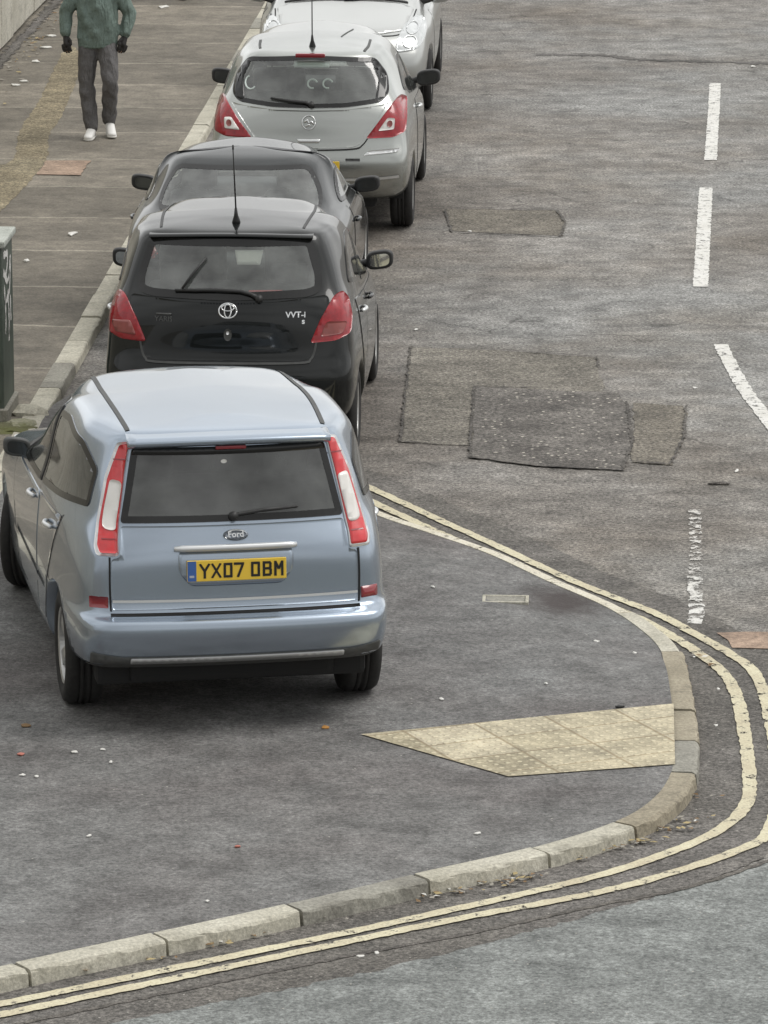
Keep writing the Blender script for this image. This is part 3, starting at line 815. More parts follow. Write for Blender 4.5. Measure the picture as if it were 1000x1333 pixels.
        for nm, fs in groups.items():
            if not fs: continue
            ids = sorted({i for f in fs for i in f}); mp = {a: b for b, a in enumerate(ids)}
            me = bpy.data.meshes.new(nm); me.from_pydata([tuple(vs_[i]) for i in ids], [], [tuple(mp[i] for i in f) for f in fs])
            bm = bmesh.new(); bm.from_mesh(me); bm.verts.ensure_lookup_table()
            inv = {b: a for a, b in mp.items()}
            bmesh.ops.recalc_face_normals(bm, faces=bm.faces)
            out_ = sum((f.normal.dot(f.calc_center_median()-Vector((0, s.L/2, .7)))*f.calc_area() for f in bm.faces))
            if out_ < 0: bmesh.ops.reverse_faces(bm, faces=bm.faces)
            es = [e for e in bm.edges if e.is_boundary and inv.get(e.verts[0].index, -1) in archv and inv.get(e.verts[1].index, -1) in archv]
            if es:
                r_ = bmesh.ops.extrude_edge_only(bm, edges=es)
                for v in [g for g in r_['geom'] if isinstance(g, bmesh.types.BMVert)]: v.co.x -= .07*(1 if v.co.x > 0 else -1)
            ids2 = []
            bm.to_mesh(me); bm.free()
            me.materials.append(s.paint)
            if lower: me.materials.append(M[lower[1]])
            o = link(nm, me, None, s.root, True)
            if lower:
                for pl in me.polygons:
                    if pl.center.z < lower[0] and nm != 'body': pl.material_index = 1
    def wheel(s, x, y, spokes=5, rimr=None, tw=.2, turn=0):
        R = s.R; rr = rimr or R*.66; sg = 1 if x > 0 else -1
        w_ = empty('wheel'); w_.parent = s.root; w_.location = (x, y, R); w_.rotation_euler = (0, 0, (0 if sg > 0 else PI)+turn)
        bm = bmesh.new(); h = tw/2
        lathe(bm, [(-h*.8, rr), (-h*.98, rr+.02), (-h*1.02, (rr+R)/2), (-h*.93, R-.02), (-h*.7, R-.004), (-h*.35, R-.001), (-h*.33, R-.008), (-h*.28, R-.008), (-h*.26, R), (-.01, R), (-.008, R-.008), (.008, R-.008), (.01, R), (h*.26, R), (h*.28, R-.008), (h*.33, R-.008), (h*.35, R-.001), (h*.7, R-.004), (h*.93, R-.02), (h*1.02, (rr+R)/2), (h*.98, rr+.02), (h*.8, rr)], 48)
        from_bm('tyre', bm, M['rubber'], w_)
        bm = bmesh.new()
        lathe(bm, [(h*.82, rr+.002), (h*.9, rr-.004), (h*.84, rr-.02), (h*.3, rr-.035), (-h*.7, rr-.03), (-h*.8, rr)], 48)
        lathe(bm, [(h*.62, .0001), (h*.66, .03), (h*.55, .07), (h*.2, .09)], 24)
        for k in range(spokes):
            a = 2*PI*k/spokes
            pts = [(h*.55, .05), (h*.72, rr*.5), (h*.78, rr-.012)]
            prev = None
            for (xx, r_), hw in zip(pts, (.026, .03, .042)):
                ring = []
                for dx, dw in ((0, -1), (0, 1), (-.03, 1), (-.03, -1)):
                    lx, ly, lz = xx+dx, r_*math.cos(a)-hw*dw*math.sin(a), r_*math.sin(a)+hw*dw*math.cos(a)
                    ring.append(bm.verts.new((lx, ly, lz)))
                if prev:
                    for q in range(4): bm.faces.new((prev[q], prev[(q+1) % 4], ring[(q+1) % 4], ring[q]))
                prev = ring
        from_bm('rim', bm, M['alloy'], w_, False)
        bm = bmesh.new(); lathe(bm, [(h*.1, .001), (h*.12, rr-.03), (-h*.3, rr-.03), (-h*.3, .001)], 24); from_bm('brake_disc', bm, M['trim'], w_, False)
        return w_
    def wheels_all(s, spokes=5, tw=.2, turn=0):
        for y, t in ((s.yw[0], 0), (s.yw[1], turn)):
            for x in (-s.track, s.track): s.wheel(x, y, spokes, None, tw, t)
        R = s.R
        bm = bmesh.new()
        y0, y1 = s.yw
        for a, b in ((.28, y0-R-.05), (y0+R+.05, y1-R-.05), (y1+R+.05, s.L-.28)):
            if b-a > .1: bevel_box(bm, (0, (a+b)/2, .37), (2*s.track-.06, b-a, .3), .03)
        bevel_box(bm, (0, s.L/2, .40), (2*(s.track-.2), s.L-.5, .34), .04)
        for y in s.yw:      # wheel wells
            n = 14
            for sg in (-1, 1):
                ring = []
                for k in range(n+1):
                    a = PI*k/n; Rr = R+.06
                    ring.append([bm.verts.new((sg*xx, y+Rr*math.cos(a), R+Rr*math.sin(a)-.01)) for xx in (s.track-.28, s.track+.02)])
                for p, q in zip(ring, ring[1:]): bm.faces.new((p[0], q[0], q[1], p[1]))
                bm.faces.new([r_[0] for r_ in ring])
        from_bm('underbody', bm, M['under'], s.root, False)
    def seats(s, y_front, y_rear, zf=.30, rear=True, dx=.36, mat='seat', h=.62, shelf=None, belt=1.0, floor=.32, hw=.62, roofz=1.45):
        rt = Matrix.Rotation(math.radians(-16), 3, 'X')
        for sg in (-1, 1):
            bm = bmesh.new()
            bevel_box(bm, (sg*dx, y_front-.02, zf+.32+h/2), (.46, .13, h), .05, 3, Matrix.Rotation(math.radians(14), 3, 'X'))
            bevel_box(bm, (sg*dx, y_front+.28, zf+.25), (.48, .5, .16), .05, 3)
            o = from_bm('seat', bm, M[mat], s.root)
            bm = bmesh.new(); bevel_box(bm, (sg*dx, y_front-.12, zf+.32+h+.12), (.27, .09, .19), .04, 3, Matrix.Rotation(math.radians(10), 3, 'X'))
            tube(bm, [(sg*dx-.06, y_front-.1, zf+h+.25), (sg*dx-.06, y_front-.11, zf+h+.4)], .007); tube(bm, [(sg*dx+.06, y_front-.1, zf+h+.25), (sg*dx+.06, y_front-.11, zf+h+.4)], .007)
            from_bm('headrest', bm, M[mat], o)
        if rear:
            bm = bmesh.new(); bevel_box(bm, (0, y_rear, zf+.56), (hw*2, .13, .56), .05, 3, Matrix.Rotation(math.radians(14), 3, 'X'))
            bevel_box(bm, (0, y_rear+.3, zf+.22), (hw*2, .5, .16), .05, 3)
            o = from_bm('rear_seat', bm, M[mat], s.root)
            for x in (-.36, .36):
                bm = bmesh.new(); bevel_box(bm, (x, y_rear-.09, zf+.9), (.27, .08, .13), .035, 3); from_bm('headrest', bm, M[mat], o)
        bm = bmesh.new()
        bevel_box(bm, (0, s.L/2, floor), (1.3, s.L*.62, .03), .01)
        if shelf: bevel_box(bm, (0, (shelf[0]+shelf[1])/2, shelf[2]), (2*shelf[3], shelf[1]-shelf[0], .02), .006)
        from_bm('interior', bm, M['interior'], s.root)
        bm = bmesh.new()
        yd = y_front+.95
        bevel_box(bm, (0, yd-.06, belt-.15), (1.2, .40, .22), .07, 3)
        from_bm('dashboard', bm, M['interior'], s.root)
        bm = bmesh.new()
        c = Vector((.36, yd-.16, belt-.1)); rr = .18
        pts = [c+Vector((rr*math.cos(a), -rr*math.sin(a)*.42, rr*math.sin(a)*.9)) for a in [2*PI*k/24 for k in range(25)]]
        tube(bm, pts, .013, 8); tube(bm, [c-Vector((rr, 0, 0)), c+Vector((rr, 0, 0))], .012, 8); tube(bm, [c, c+Vector((0, .16, -.07))], .03, 8)
        from_bm('steering_wheel', bm, M['trim'], s.root)
        bm = bmesh.new(); ym = yd+.02-.42; bevel_box(bm, (0, ym, roofz-.13), (.22, .02, .06), .01); tube(bm, [(0, ym+.01, roofz-.12), (0, ym+.05, roofz-.06)], .008, 6)
        from_bm('rear_view_mirror', bm, M['trim'], s.root)
    def mirrors(s, y, z, x, mat=None, size=(.19, .10, .13), stalk=.08, glass_='mirror'):
        for sg in (-1, 1):
            cx = sg*(x+stalk+size[0]/2)
            bm = bmesh.new(); bmesh.ops.create_uvsphere(bm, u_segments=28, v_segments=18, radius=1)
            for v in bm.verts:               # superellipsoid shell, flat towards the back, tapered towards the front
                q = v.co.copy(); f = lambda t, e: math.copysign(abs(t)**e, t)
                X, Y, Z = f(q.x, .62), q.y, f(q.z, .62)
                Y = max(Y, -.55); k = max(0, Y)
                X *= (1-.30*k); Z *= (1-.25*k)
                v.co = Vector((cx+X*size[0]/2, y+Y*size[1]/2, z+Z*size[2]/2+.012*X*sg))
            o = from_bm('door_mirror', bm, mat or s.paint, s.root)
            bm = bmesh.new(); tube(bm, [(sg*(x-.10), y+.05, z-.06), (sg*(x+stalk*.5), y+.03, z-.035), (sg*(x+stalk+.05), y, z-.01)], [.035, .028, .03], 10)
            from_bm('mirror_stalk', bm, M['trim'], o)
            bm = bmesh.new(); n = 28; yb = y-.55*size[1]/2-.004; vv = []
            for k in range(n):
                a = 2*PI*k/n; f = lambda t: math.copysign(abs(t)**.6, t)
                X, Z = f(math.cos(a))*size[0]*.36, f(math.sin(a))*size[2]*.33
                vv.append(bm.verts.new((cx+X, yb-.0-Z*.08, z+Z+.012*X*2/size[0]*sg)))
            bm.faces.new(vv); r_ = bmesh.ops.extrude_face_region(bm, geom=list(bm.faces))
            for v in [g for g in r_['geom'] if isinstance(g, bmesh.types.BMVert)]: v.co.y += .02
            from_bm('mirror_glass', bm, M[glass_], o, False)
    def wiper(s, pts, w0=.012, arm=None, lift=.02, name='rear_wiper'):
        """pts in the rear view (x, z), pivot first"""
        bm = bmesh.new(); q = [s.cast('rear', p[0], p[1], lift)[0] for p in pts]
        for a, b in zip(q, q[1:]): pass
        tube(bm, q, [w0*1.5]+[w0]*(len(q)-2)+[w0*.7], 8)
        if arm:
            r_ = [s.cast('rear', p[0], p[1], lift*.7)[0] for p in arm]; tube(bm, r_, w0*.75, 6)
        piv, n = s.cast('rear', *pts[0], 0); tube(bm, [piv-n*.01, piv+n*.035], .024, 12)
        return from_bm(name, bm, M['trim'], s.root)
    def antenna(s, x, y, ln=.45, lean=.12, mat='trim'):
        q, n = s.cast('top', x, y, 0)
        bm = bmesh.new(); tube(bm, [q-n*.005, q+Vector((0, -.005, .02)), q+Vector((0, -.015, .05)), q+Vector((0, -.03, .10))], [.03, .024, .014, .008], 10)
        tube(bm, [q+Vector((0, -.03, .10)), q+Vector((0, -.03-lean, ln))], [.0055, .004], 8); tube(bm, [q+Vector((0, -.03-lean, ln)), q+Vector((0, -.03-lean, ln+.03))], .006, 8)
        return from_bm('antenna', bm, M[mat], s.root)
    def handle(s, y, z, side, ln=.17, mat=None, parent=None):
        bm = bmesh.new(); q = [s.cast(side, y+ln*(t-.5), z, .012+.022*math.sin(PI*t))[0] for t in [k/8 for k in range(9)]]
        tube(bm, q, [.011]+[.014]*7+[.011], 8); return from_bm('door_handle', bm, mat or s.paint, parent or s.root)
    def oval(s, name, axis, cx, cz, a, b, mat, off=.006, thick=.01, parent=None, n=28):
        return s.patch(name, axis, [(cx+a*math.cos(2*PI*k/n), cz+b*math.sin(2*PI*k/n)) for k in range(n)], M[mat], off, parent, .03, thick, r=None)
    def ring(s, bm, axis, cx, cz, a, b, wd, off=.01, n=28, t0=0, t1=2*PI):
        pts = [s.cast(axis, cx+a*math.cos(t0+(t1-t0)*k/n), cz+b*math.sin(t0+(t1-t0)*k/n), off)[0] for k in range(n+1)]
        tube(bm, pts, wd/2, 6)
    def done(s, pos, yaw, z=0):
        s.root.location = (pos[0], pos[1], z); s.root.rotation_euler = (0, 0, yaw)

STROKES = {   # plate letters on a 50 x 79 grid
    'Y': [[(0, 79), (25, 38), (50, 79)], [(25, 38), (25, 0)]], 'X': [[(2, 79), (48, 0)], [(48, 79), (2, 0)]],
    '0': [[(8, 72), (8, 7), (42, 7), (42, 72), (8, 72)]], 'O': [[(8, 72), (8, 7), (42, 7), (42, 72), (8, 72)]],
    '7': [[(0, 72), (43, 72), (15, 0)]], 'B': [[(8, 0), (8, 79)], [(8, 72), (38, 72), (42, 66), (42, 48), (36, 41), (8, 41)], [(36, 41), (43, 34), (43, 14), (38, 7), (8, 7)]],
    'M': [[(7, 0), (7, 79)], [(7, 76), (25, 36), (43, 76)], [(43, 79), (43, 0)]]}
def stroke_text(bm, txt, x0, z0, k, place, wd=14, gap=11, space=33, cw=50):
    x = x0
    for ch in txt:
        if ch == ' ': x += (space-gap)*k; continue
        for st in STROKES[ch]:
            for (ax, az), (bx, bz) in zip(st, st[1:]):
                a = Vector((ax, az)); b = Vector((bx, bz)); t = (b-a).normalized(); n = Vector((-t.y, t.x))*wd/2
                e = t*wd*.42 if ch in 'O0B' or (ch == '7' and az == bz) else t*0
                q = [a-e+n, a-e-n, b+e-n, b+e+n]
                bm.faces.new([bm.verts.new(place(x+p.x*k, z0+min(79, max(0, p.y))*k)) for p in q])
        x += (cw+gap)*k
def plate_part(car, cx, cz, y, tilt, txt='YX07 OBM'):
    """number plate: yellow board, blue band, raised letters"""
    W_, H_ = .52, .111
    rot = Matrix.Rotation(tilt, 3, 'X')
    mk = lambda x, z, d=0: Vector((cx, y, cz))+rot @ Vector((x, -d, z))
    bm = bmesh.new(); bevel_box(bm, (cx, y, cz), (W_, .008, H_), .003, 1, rot); o = from_bm('number_plate', bm, M['plate_y'], car.root, False)
    bm = bmesh.new(); bm.faces.new([bm.verts.new(mk(x, z, .0055)) for x, z in ((-.258, -.053), (-.212, -.053), (-.212, .053), (-.258, .053))]); from_bm('country_band', bm, M['plate_b'], o, False, False)
    bm = bmesh.new(); n = 0
    stroke_text(bm, txt, -.193, -.0395, .001, lambda x, z: mk(x, z, .0062), wd=13)
    for i, f in enumerate(bm.faces):
        for v in f.verts: v.co += rot @ Vector((0, -i*2.5e-5, 0))
    from_bm('plate_lettering', bm, M['ink'], o, False, False)
    bm = bmesh.new()
    for k in range(5): bm.faces.new([bm.verts.new(mk(-.247+k*.005+x, -.034+z, .0062)) for x, z in ((0, 0), (.003, 0), (.003, .012), (0, .012))])
    from_bm('country_letters', bm, M['paper'], o, False, False)
    return o
def word(name, txt, size, mat, place, parent, squash=1.0):
    cu = bpy.data.curves.new(name, 'FONT'); cu.body = txt; cu.size = size; cu.align_x = 'CENTER'; cu.offset = size*.02
    t = bpy.data.objects.new(name, cu); COL.objects.link(t)
    bpy.context.view_layer.update()
    me = bpy.data.meshes.new_from_object(t.evaluated_get(bpy.context.evaluated_depsgraph_get()))
    bpy.data.objects.remove(t); bpy.data.curves.remove(cu)
    for v in me.vertices: v.co = place(v.co.x*squash, v.co.y)
    me.materials.clear(); o = link(name, me, mat, parent, False); return o

# ---- car 1: silver blue people carrier on the corner pavement
def car_mpv():
    rows = [
     (.34, .22, .20, .16, 4.18, .72, .83, .72),
     (.37, .24, .24, .07, 4.27, .77, .855, .79),
     (.42, .33, .36, .015, 4.33, .775, .880, .82),
     (.51, .45, .50, -.015, 4.345, .785, .886, .84),
     (.585, .56, .62, -.02, 4.33, .787, .888, .84),
     (.62, .62, .68, .0, 4.30, .785, .890, .83),
     (.638, .68, .72, .07, 4.26, .775, .890, .82),
     (.69, .76, .77, .088, 4.18, .775, .888, .80),
     (.84, .88, .83, .09, 4.05, .775, .880, .78),
     (.96, .99, .90, .095, 3.72, .755, .866, .76, .07, .24, .18, .4),
     (1.04, 1.06, .99, .145, 3.32, .735, .865, .72, .08, .24),
     (1.11, 1.12, 1.06, .19, 3.05, .71, .835, .66, .09, .24),
     (1.24, 1.24, 1.20, .21, 2.82, .675, .80, .62, .10, .22),
     (1.36, 1.36, 1.34, .26, 2.58, .638, .775, .61, .10, .22),
     (1.46, 1.46, 1.455, .29, 2.36, .605, .735, .585, .10, .20),
     (1.525, 1.535, 1.52, .31, 2.2, .575, .69, .55, .08, .18),
     (1.555, 1.572, 1.55, .36, 2.1, .505, .62, .48, .06, .15),
     (1.565, 1.585, 1.56, .50, 1.95, .27, .33, .24, .04, .12)]
    c = Car('people_carrier', 'silver blue people carrier with tall rear lights and yellow number plate on the corner pavement', 'silver_blue', rows, 4.33, (.80, 3.44), .315, track=.745)
    # rear window
    rw = [(-.585, 1.10), (.585, 1.10), (.505, 1.47), (-.505, 1.47)]
    c.window('rear_window', 'rear', rw, M['glass_dark'], r=.02)
    c.patch('spoiler_shadow_band', 'rear', [(-.50, 1.475), (.50, 1.475), (.507, 1.435), (-.507, 1.435)], M['frit'], .0065, thick=.002, r=.004)  # black band laid on the glass as the spoiler's painted shadow
    fw = [(-.60, 1.09), (.60, 1.09), (.50, 1.46), (-.50, 1.46)]
    c.window('windscreen', 'front', fw, M['glass'], r=.06)
    side_r = [(.42, 1.15), (1.47, 1.06), (1.50, 1.45), (1.20, 1.478), (.72, 1.448), (.46, 1.34)]
    side_f = [(1.57, 1.05), (2.72, 1.0), (2.55, 1.13), (2.2, 1.34), (1.95, 1.43), (1.60, 1.465)]
    for sd_ in ('left', 'right'):
        c.window('side_window', sd_, side_r, M['glass_dark'], r=.04, frit=.02)
        c.window('side_window', sd_, side_f, M['glass'], r=.04, frit=.02)
    c.finish_body(rear_z=.615, front_z=.62)
    # doors
    for sd_ in ('left', 'right'):
        rd = [(1.52, .34), (1.22, .36), (1.06, .64), (.86, .90), (.72, 1.04), (1.52, 1.0)]
        fd = [(1.535, .34), (2.62, .34), (2.72, .6), (2.76, .97), (1.535, .995)]
        d1 = c.patch('door', sd_, rd, c.paint, .003, thick=.006, r=.04); d2 = c.patch('door', sd_, fd, c.paint, .003, thick=.006, r=.04)
        c.handle(1.02, .93, sd_, mat=M['bright'], parent=d1); c.handle(1.78, .93, sd_, mat=M['bright'], parent=d2)
        c.strips('door_moulding', [(sd_, [(1.24, .54), (2.68, .54)], .035)], c.paint, off=.012)
        c.patch('pillar_trim', sd_, [(1.50, 1.06), (1.57, 1.06), (1.60, 1.46), (1.53, 1.465)], M['trim'], .0075, thick=.008, r=.005)
        c.patch('mirror_base', sd_, [(2.55, 1.0), (2.80, .985), (2.62, 1.10)], M['trim'], .009, r=.01)
    c.strips('panel_seams', [('left', [(1.525, .33), (1.53, .7), (1.53, 1.03)]), ('right', [(1.525, .33), (1.53, .7), (1.53, 1.03)]),
        ('left', [(1.2, .33), (1.04, .64), (.84, .90), (.70, 1.05)]), ('right', [(1.2, .33), (1.04, .64), (.84, .90), (.70, 1.05)]),
        ('left', [(2.64, .33), (2.74, .6), (2.79, .97)]), ('right', [(2.64, .33), (2.74, .6), (2.79, .97)])], M['seam'])
    # tailgate: panel below the glass
    tg = [(-.645, .665), (.645, .665), (.648, .80), (.645, .93), (.598, .94), (.585, 1.085), (-.585, 1.085), (-.598, .94), (-.645, .93), (-.648, .80)]
    t = c.patch('tailgate', 'rear', tg, c.paint, .004, thick=.005, r=.02, grid=.03)
    c.patch('bumper_gap', 'rear', [(-.655, .638), (.655, .638), (.655, .650), (-.655, .650)], M['seam'], .003, r=None, thick=.004)
    c.strips('panel_seams', [('rear', [(-.652, .66), (-.655, .80), (-.652, .94)]), ('rear', [(.652, .66), (.655, .80), (.652, .94)])], M['seam'], .009, .006)
    c.strips('tailgate_trim', [('rear', [(-.642, .712), (0, .709), (.642, .712)], .014)], M['bright'], off=.011, parent=t)
    c.strips('tailgate_crease', [('rear', [(-.65, .965), (0, .96), (.65, .965)], .006)], M['badge_d'], off=.0065, parent=t) if False else None
    # plate recess surround, handle bar
    c.patch('plate_surround', 'rear', [(-.30, .965), (.30, .965), (.30, .86), (.24, .785), (-.24, .785), (-.30, .86)], c.paint, .013, t, .04, .014, r=.03)
    yp = c.cast('rear', 0, .865, 0)[0].y
    plate_part(c, 0, .868, yp-.022, math.radians(-3))
    bm = bmesh.new(); q = [c.cast('rear', -.32+.64*k/16, .975, .018)[0] for k in range(17)]
    for x_, a in ((0, 0),): tube(bm, q, [.012]+[.018]*15+[.012], 10)
    from_bm('boot_handle', bm, M['bright'], t)
    # oval emblem
    e = c.oval('emblem', 'rear', .005, 1.033, .066, .027, 'chrome', .010, .01, t)
    c.oval('emblem_field', 'rear', .005, 1.033, .056, .020, 'badge_d', .0135, .004, e)
    word('emblem_script', 'Ford', .038, M['chrome'], lambda x, z: c.cast('rear', .005+x, 1.021+z, .0185)[0], e, 1.15)
    # tall rear lights in a bright rim
    for sg in (-1, 1):
        ol = [(.512, 1.50), (.570, 1.49), (.640, 1.32), (.695, 1.10), (.722, .985), (.712, .945), (.605, .945), (.603, 1.02), (.590, 1.10), (.545, 1.35)]
        ol = [(x*sg, z) for x, z in ol]
        il = [(.518, 1.488), (.558, 1.478), (.626, 1.31), (.680, 1.10), (.704, .99), (.695, .958), (.611, .958), (.608, 1.02), (.595, 1.10), (.548, 1.35)]
        il = [(x*sg, z) for x, z in il]
        lt = c.patch('tail_light', 'rear', ol, M['bright'], .010, None, .03, .03, r=.015)
        c.patch('red_lens', 'rear', il, M['red'], .017, lt, .03, .012, r=.012)
        ml = [(.560, 1.30), (.612, 1.31), (.645, 1.19), (.668, 1.09), (.665, 1.07), (.645, 1.06), (.608, 1.06), (.602, 1.10), (.580, 1.2)]
        c.patch('white_lens', 'rear', [(x*sg, z) for x, z in ml], M['lens'], .022, lt, .03, .008, r=.02)
        c.strips('lens_rib', [('rear', [(.53*sg, 1.41), (.59*sg, 1.405)], .006), ('rear', [(.615*sg, 1.02), (.68*sg, 1.02)], .006)], M['darkred'], off=.0195, parent=lt)
        c.patch('reflector', 'rear', [(x*sg, z) for x, z in ((.664, .735), (.755, .735), (.755, .675), (.664, .675))], M['darkred'], .006, r=.006)
    # roof spoiler over the window
    bm = bmesh.new(); n = 24; prof = []
    for k in range(n+1):
        x = -.53+1.06*k/n; e_ = abs(x)/.53; y = .225+.05*e_**2; z = 1.525-.012*e_**2
        prof.append([bm.verts.new(p) for p in ((x, y+.16, z+.022), (x, y+.06, z+.016), (x, y+.008, z+.004), (x, y, z-.006), (x, y+.008, z-.026), (x, y+.09, z-.05))])
    for a, b in zip(prof, prof[1:]):
        for k in range(5): bm.faces.new((a[k], b[k], b[k+1], a[k+1]))
    bm.faces.new(prof[0]); bm.faces.new(prof[-1][::-1])
    sp = from_bm('spoiler', bm, c.paint, c.root)
    bm = bmesh.new(); bevel_box(bm, (0, .262, 1.478), (.16, .02, .018), .004); from_bm('brake_light', bm, M['darkred'], sp)
    c.strips('roof_moulding', [('top', [(-.515, .45), (-.535, 1.1), (-.52, 1.9), (-.50, 2.25)], .024), ('top', [(.515, .45), (.535, 1.1), (.52, 1.9), (.50, 2.25)], .024)], M['trim_grey'], off=.004)
    c.wiper([(.0, 1.125), (.03, 1.135), (.16, 1.150), (.29, 1.155)], .010, arm=[(-.01, 1.13), (.10, 1.142), (.34, 1.158)])
    c.patch('bumper_trim', 'rear', [(-.56, .425), (.56, .425), (.56, .395), (-.56, .395)], M['bright'], .012, r=.008)
    c.patch('lower_valance', 'rear', [(-.76, .455), (-.60, .43), (.60, .43), (.76, .455), (.76, .33), (-.76, .33)], M['trim_grey'], .006, r=.01)
    c.oval('badge_sticker', 'rear', -.035, 1.40, .016, .010, 'paper', .006, .002)
    c.mirrors(2.58, 1.02, .81, size=(.155, .12, .11), stalk=.0, mat=M['trim_grey'], glass_='mirror_dark_refl')
    c.patch('fuel_flap', 'right', [(.62, .98), (.80, .98), (.80, .84), (.62, .84)], c.paint, .004, r=.03)
    
    # front lamps and grille
    for sg in (-1, 1): c.patch('headlight', 'front', [(x*sg, z) for x, z in ((.42, .62), (.72, .66), (.78, .80), (.60, .78), (.45, .70))], M['lamp'], .006, r=.02)
    c.patch('grille', 'front', [(-.36, .60), (.36, .60), (.34, .70), (-.34, .70)], M['trim'], .006)
    c.wheels_all(5, .205, math.radians(-20))
    c.seats(1.95, .95, zf=.36, shelf=(.25, .85, 1.02, .60), belt=1.08, h=.60)
    return c
# ---- car 2: black hatchback
def car_hatch_black():
    rows = [
     (.28, .20, .19, .20, 3.62, .68, .76, .64),
     (.31, .22, .23, .10, 3.70, .74, .81, .72),
     (.40, .31, .34, .03, 3.75, .79, .838, .76),
     (.54, .44, .48, .0, 3.76, .805, .845, .775),
     (.64, .56, .58, .0, 3.75, .81, .847, .775),
     (.70, .66, .66, .022, 3.72, .805, .847, .765),
     (.76, .76, .72, .056, 3.64, .80, .845, .75),
     (.86, .86, .80, .059, 3.48, .795, .84, .73, .08),
     (.98, .95, .90, .064, 3.15, .785, .83, .70, .10),
     (1.08, 1.02, .99, .085, 2.86, .765, .81, .66, .12, .25),
     (1.16, 1.10, 1.06, .145, 2.66, .72, .785, .62, .13, .26),
     (1.29, 1.23, 1.21, .22, 2.45, .685, .76, .585, .13, .26),
     (1.41, 1.36, 1.35, .28, 2.22, .64, .725, .55, .12, .25),
     (1.49, 1.46, 1.46, .32, 2.0, .605, .685, .515, .11, .22),
     (1.53, 1.525, 1.52, .37, 1.85, .56, .635, .48, .09, .2),
     (1.55, 1.555, 1.55, .46, 1.75, .43, .51, .41, .06, .15),
     (1.558, 1.57, 1.555, .62, 1.65, .24, .29, .22, .04, .1)]
    c = Car('hatchback', 'black hatchback with chrome oval badge and a tilted wiper, between people carrier and coupe', 'black', rows, 3.75, (.64, 3.10), .295, track=.735)
    rw = [(-.60, 1.165), (-.52, 1.135), (0, 1.118), (.52, 1.135), (.60, 1.165), (.605, 1.26), (.53, 1.492), (-.53, 1.492), (-.605, 1.26)]
    c.window('rear_window', 'rear', rw, M['glass'], r=.05, frit=.035)
    c.window('windscreen', 'front', [(-.56, 1.03), (.56, 1.03), (.47, 1.42), (-.47, 1.42)], M['glass_clear'], r=.06, frit=.02)
    sr = [(.60, 1.16), (1.28, 1.05), (1.34, 1.40), (1.1, 1.42), (.80, 1.36)]
    sf = [(1.36, 1.04), (2.42, .98), (2.2, 1.15), (1.95, 1.32), (1.72, 1.40), (1.42, 1.41)]
    for sd_ in ('left', 'right'):
        c.window('side_window', sd_, sr, M['glass_dark'], r=.05, frit=.02); c.window('side_window', sd_, sf, M['glass'], r=.04, frit=.02)
    c.finish_body(rear_z=.70, front_z=.58)
    for sd_ in ('left', 'right'):
        d1 = c.patch('door', sd_, [(1.31, .33), (1.05, .35), (.92, .60), (.72, .86), (.62, 1.05), (1.31, .99)], c.paint, .003, thick=.006, r=.04)
        d2 = c.patch('door', sd_, [(1.325, .33), (2.33, .33), (2.42, .6), (2.46, .93), (1.325, .985)], c.paint, .003, thick=.006, r=.04)
        c.handle(.90, .93, sd_, parent=d1, mat=M['bright']); c.handle(1.55, .90, sd_, parent=d2)
    c.strips('panel_seams', [(sd_, q) for sd_ in ('left', 'right') for q in ([(1.317, .33), (1.32, 1.0)], [(1.03, .34), (.90, .60), (.70, .86), (.60, 1.06)], [(2.35, .33), (2.44, .6), (2.48, .93)])], M['seam'])
    t = c.patch('tailgate', 'rear', [(-.55, .76), (-.48, .735), (.48, .735), (.55, .76), (.66, 1.10), (.64, 1.145), (.30, 1.11), (0, 1.105), (-.30, 1.11), (-.64, 1.145), (-.66, 1.10)], c.paint, .003, thick=.004, r=.03, grid=.02)
    c.strips('panel_seams', [('rear', [(-.575, .86), (-.565, .80), (-.54, .745), (-.47, .722), (0, .718), (.47, .722), (.54, .745), (.565, .80), (.575, .86)], .014)], M['trim_grey'], .007, .009)
    for sg in (-1, 1):
        lo = [(.535, .850), (.70, .862), (.790, .90), (.792, 1.0), (.765, 1.10), (.725, 1.155), (.68, 1.135), (.60, 1.0)]
        lt = c.patch('tail_light', 'rear', [(x*sg, z) for x, z in lo], M['red2'], .010, None, .03, .02, r=.025)
        c.patch('faded_lens', 'rear', [(x*sg, z) for x, z in ((.60, .89), (.74, .905), (.765, .975), (.64, .985))], M['pink'], .014, lt, .03, .006, r=.02)
    bm = bmesh.new()
    c.ring(bm, 'rear', 0, 1.055, .058, .044, .012, .018); c.ring(bm, 'rear', 0, 1.055, .022, .040, .010, .019, 20); c.ring(bm, 'rear', 0, 1.072, .040, .018, .010, .020, 20)
    from_bm('emblem', bm, M['chrome'], t)
    bm = bmesh.new(); q = [c.cast('rear', -.47+k*.02, 1.03, .012)[0] for k in range(6)]; tube(bm, q, .007, 6); from_bm('model_badge', bm, M['trim_grey'], t)
    word('model_lettering', 'YARIS', .045, M['trim_grey'], lambda x, z: c.cast('rear', -.42+x, .985+z, .010)[0], t, 1.0)
    word('engine_lettering', 'VVT-i', .05, M['chrome'], lambda x, z: c.cast('rear', .44+x, 1.015+z, .012)[0], t, 1.1)
    word('engine_lettering', 's', .05, M['chrome'], lambda x, z: c.cast('rear', .49+x, .975+z, .012)[0], t, 1.1)
    e = c.oval('lock_cover', 'rear', 0, .905, .026, .04, 'trim_grey', .012, .01, t)
    c.oval('lock_barrel', 'rear', 0, .918, .010, .012, 'bright', .015, .003, e)
    c.wiper([(.20, 1.125), (.15, 1.150), (.08, 1.168), (-.08, 1.175), (-.22, 1.172), (-.35, 1.168)], .012)
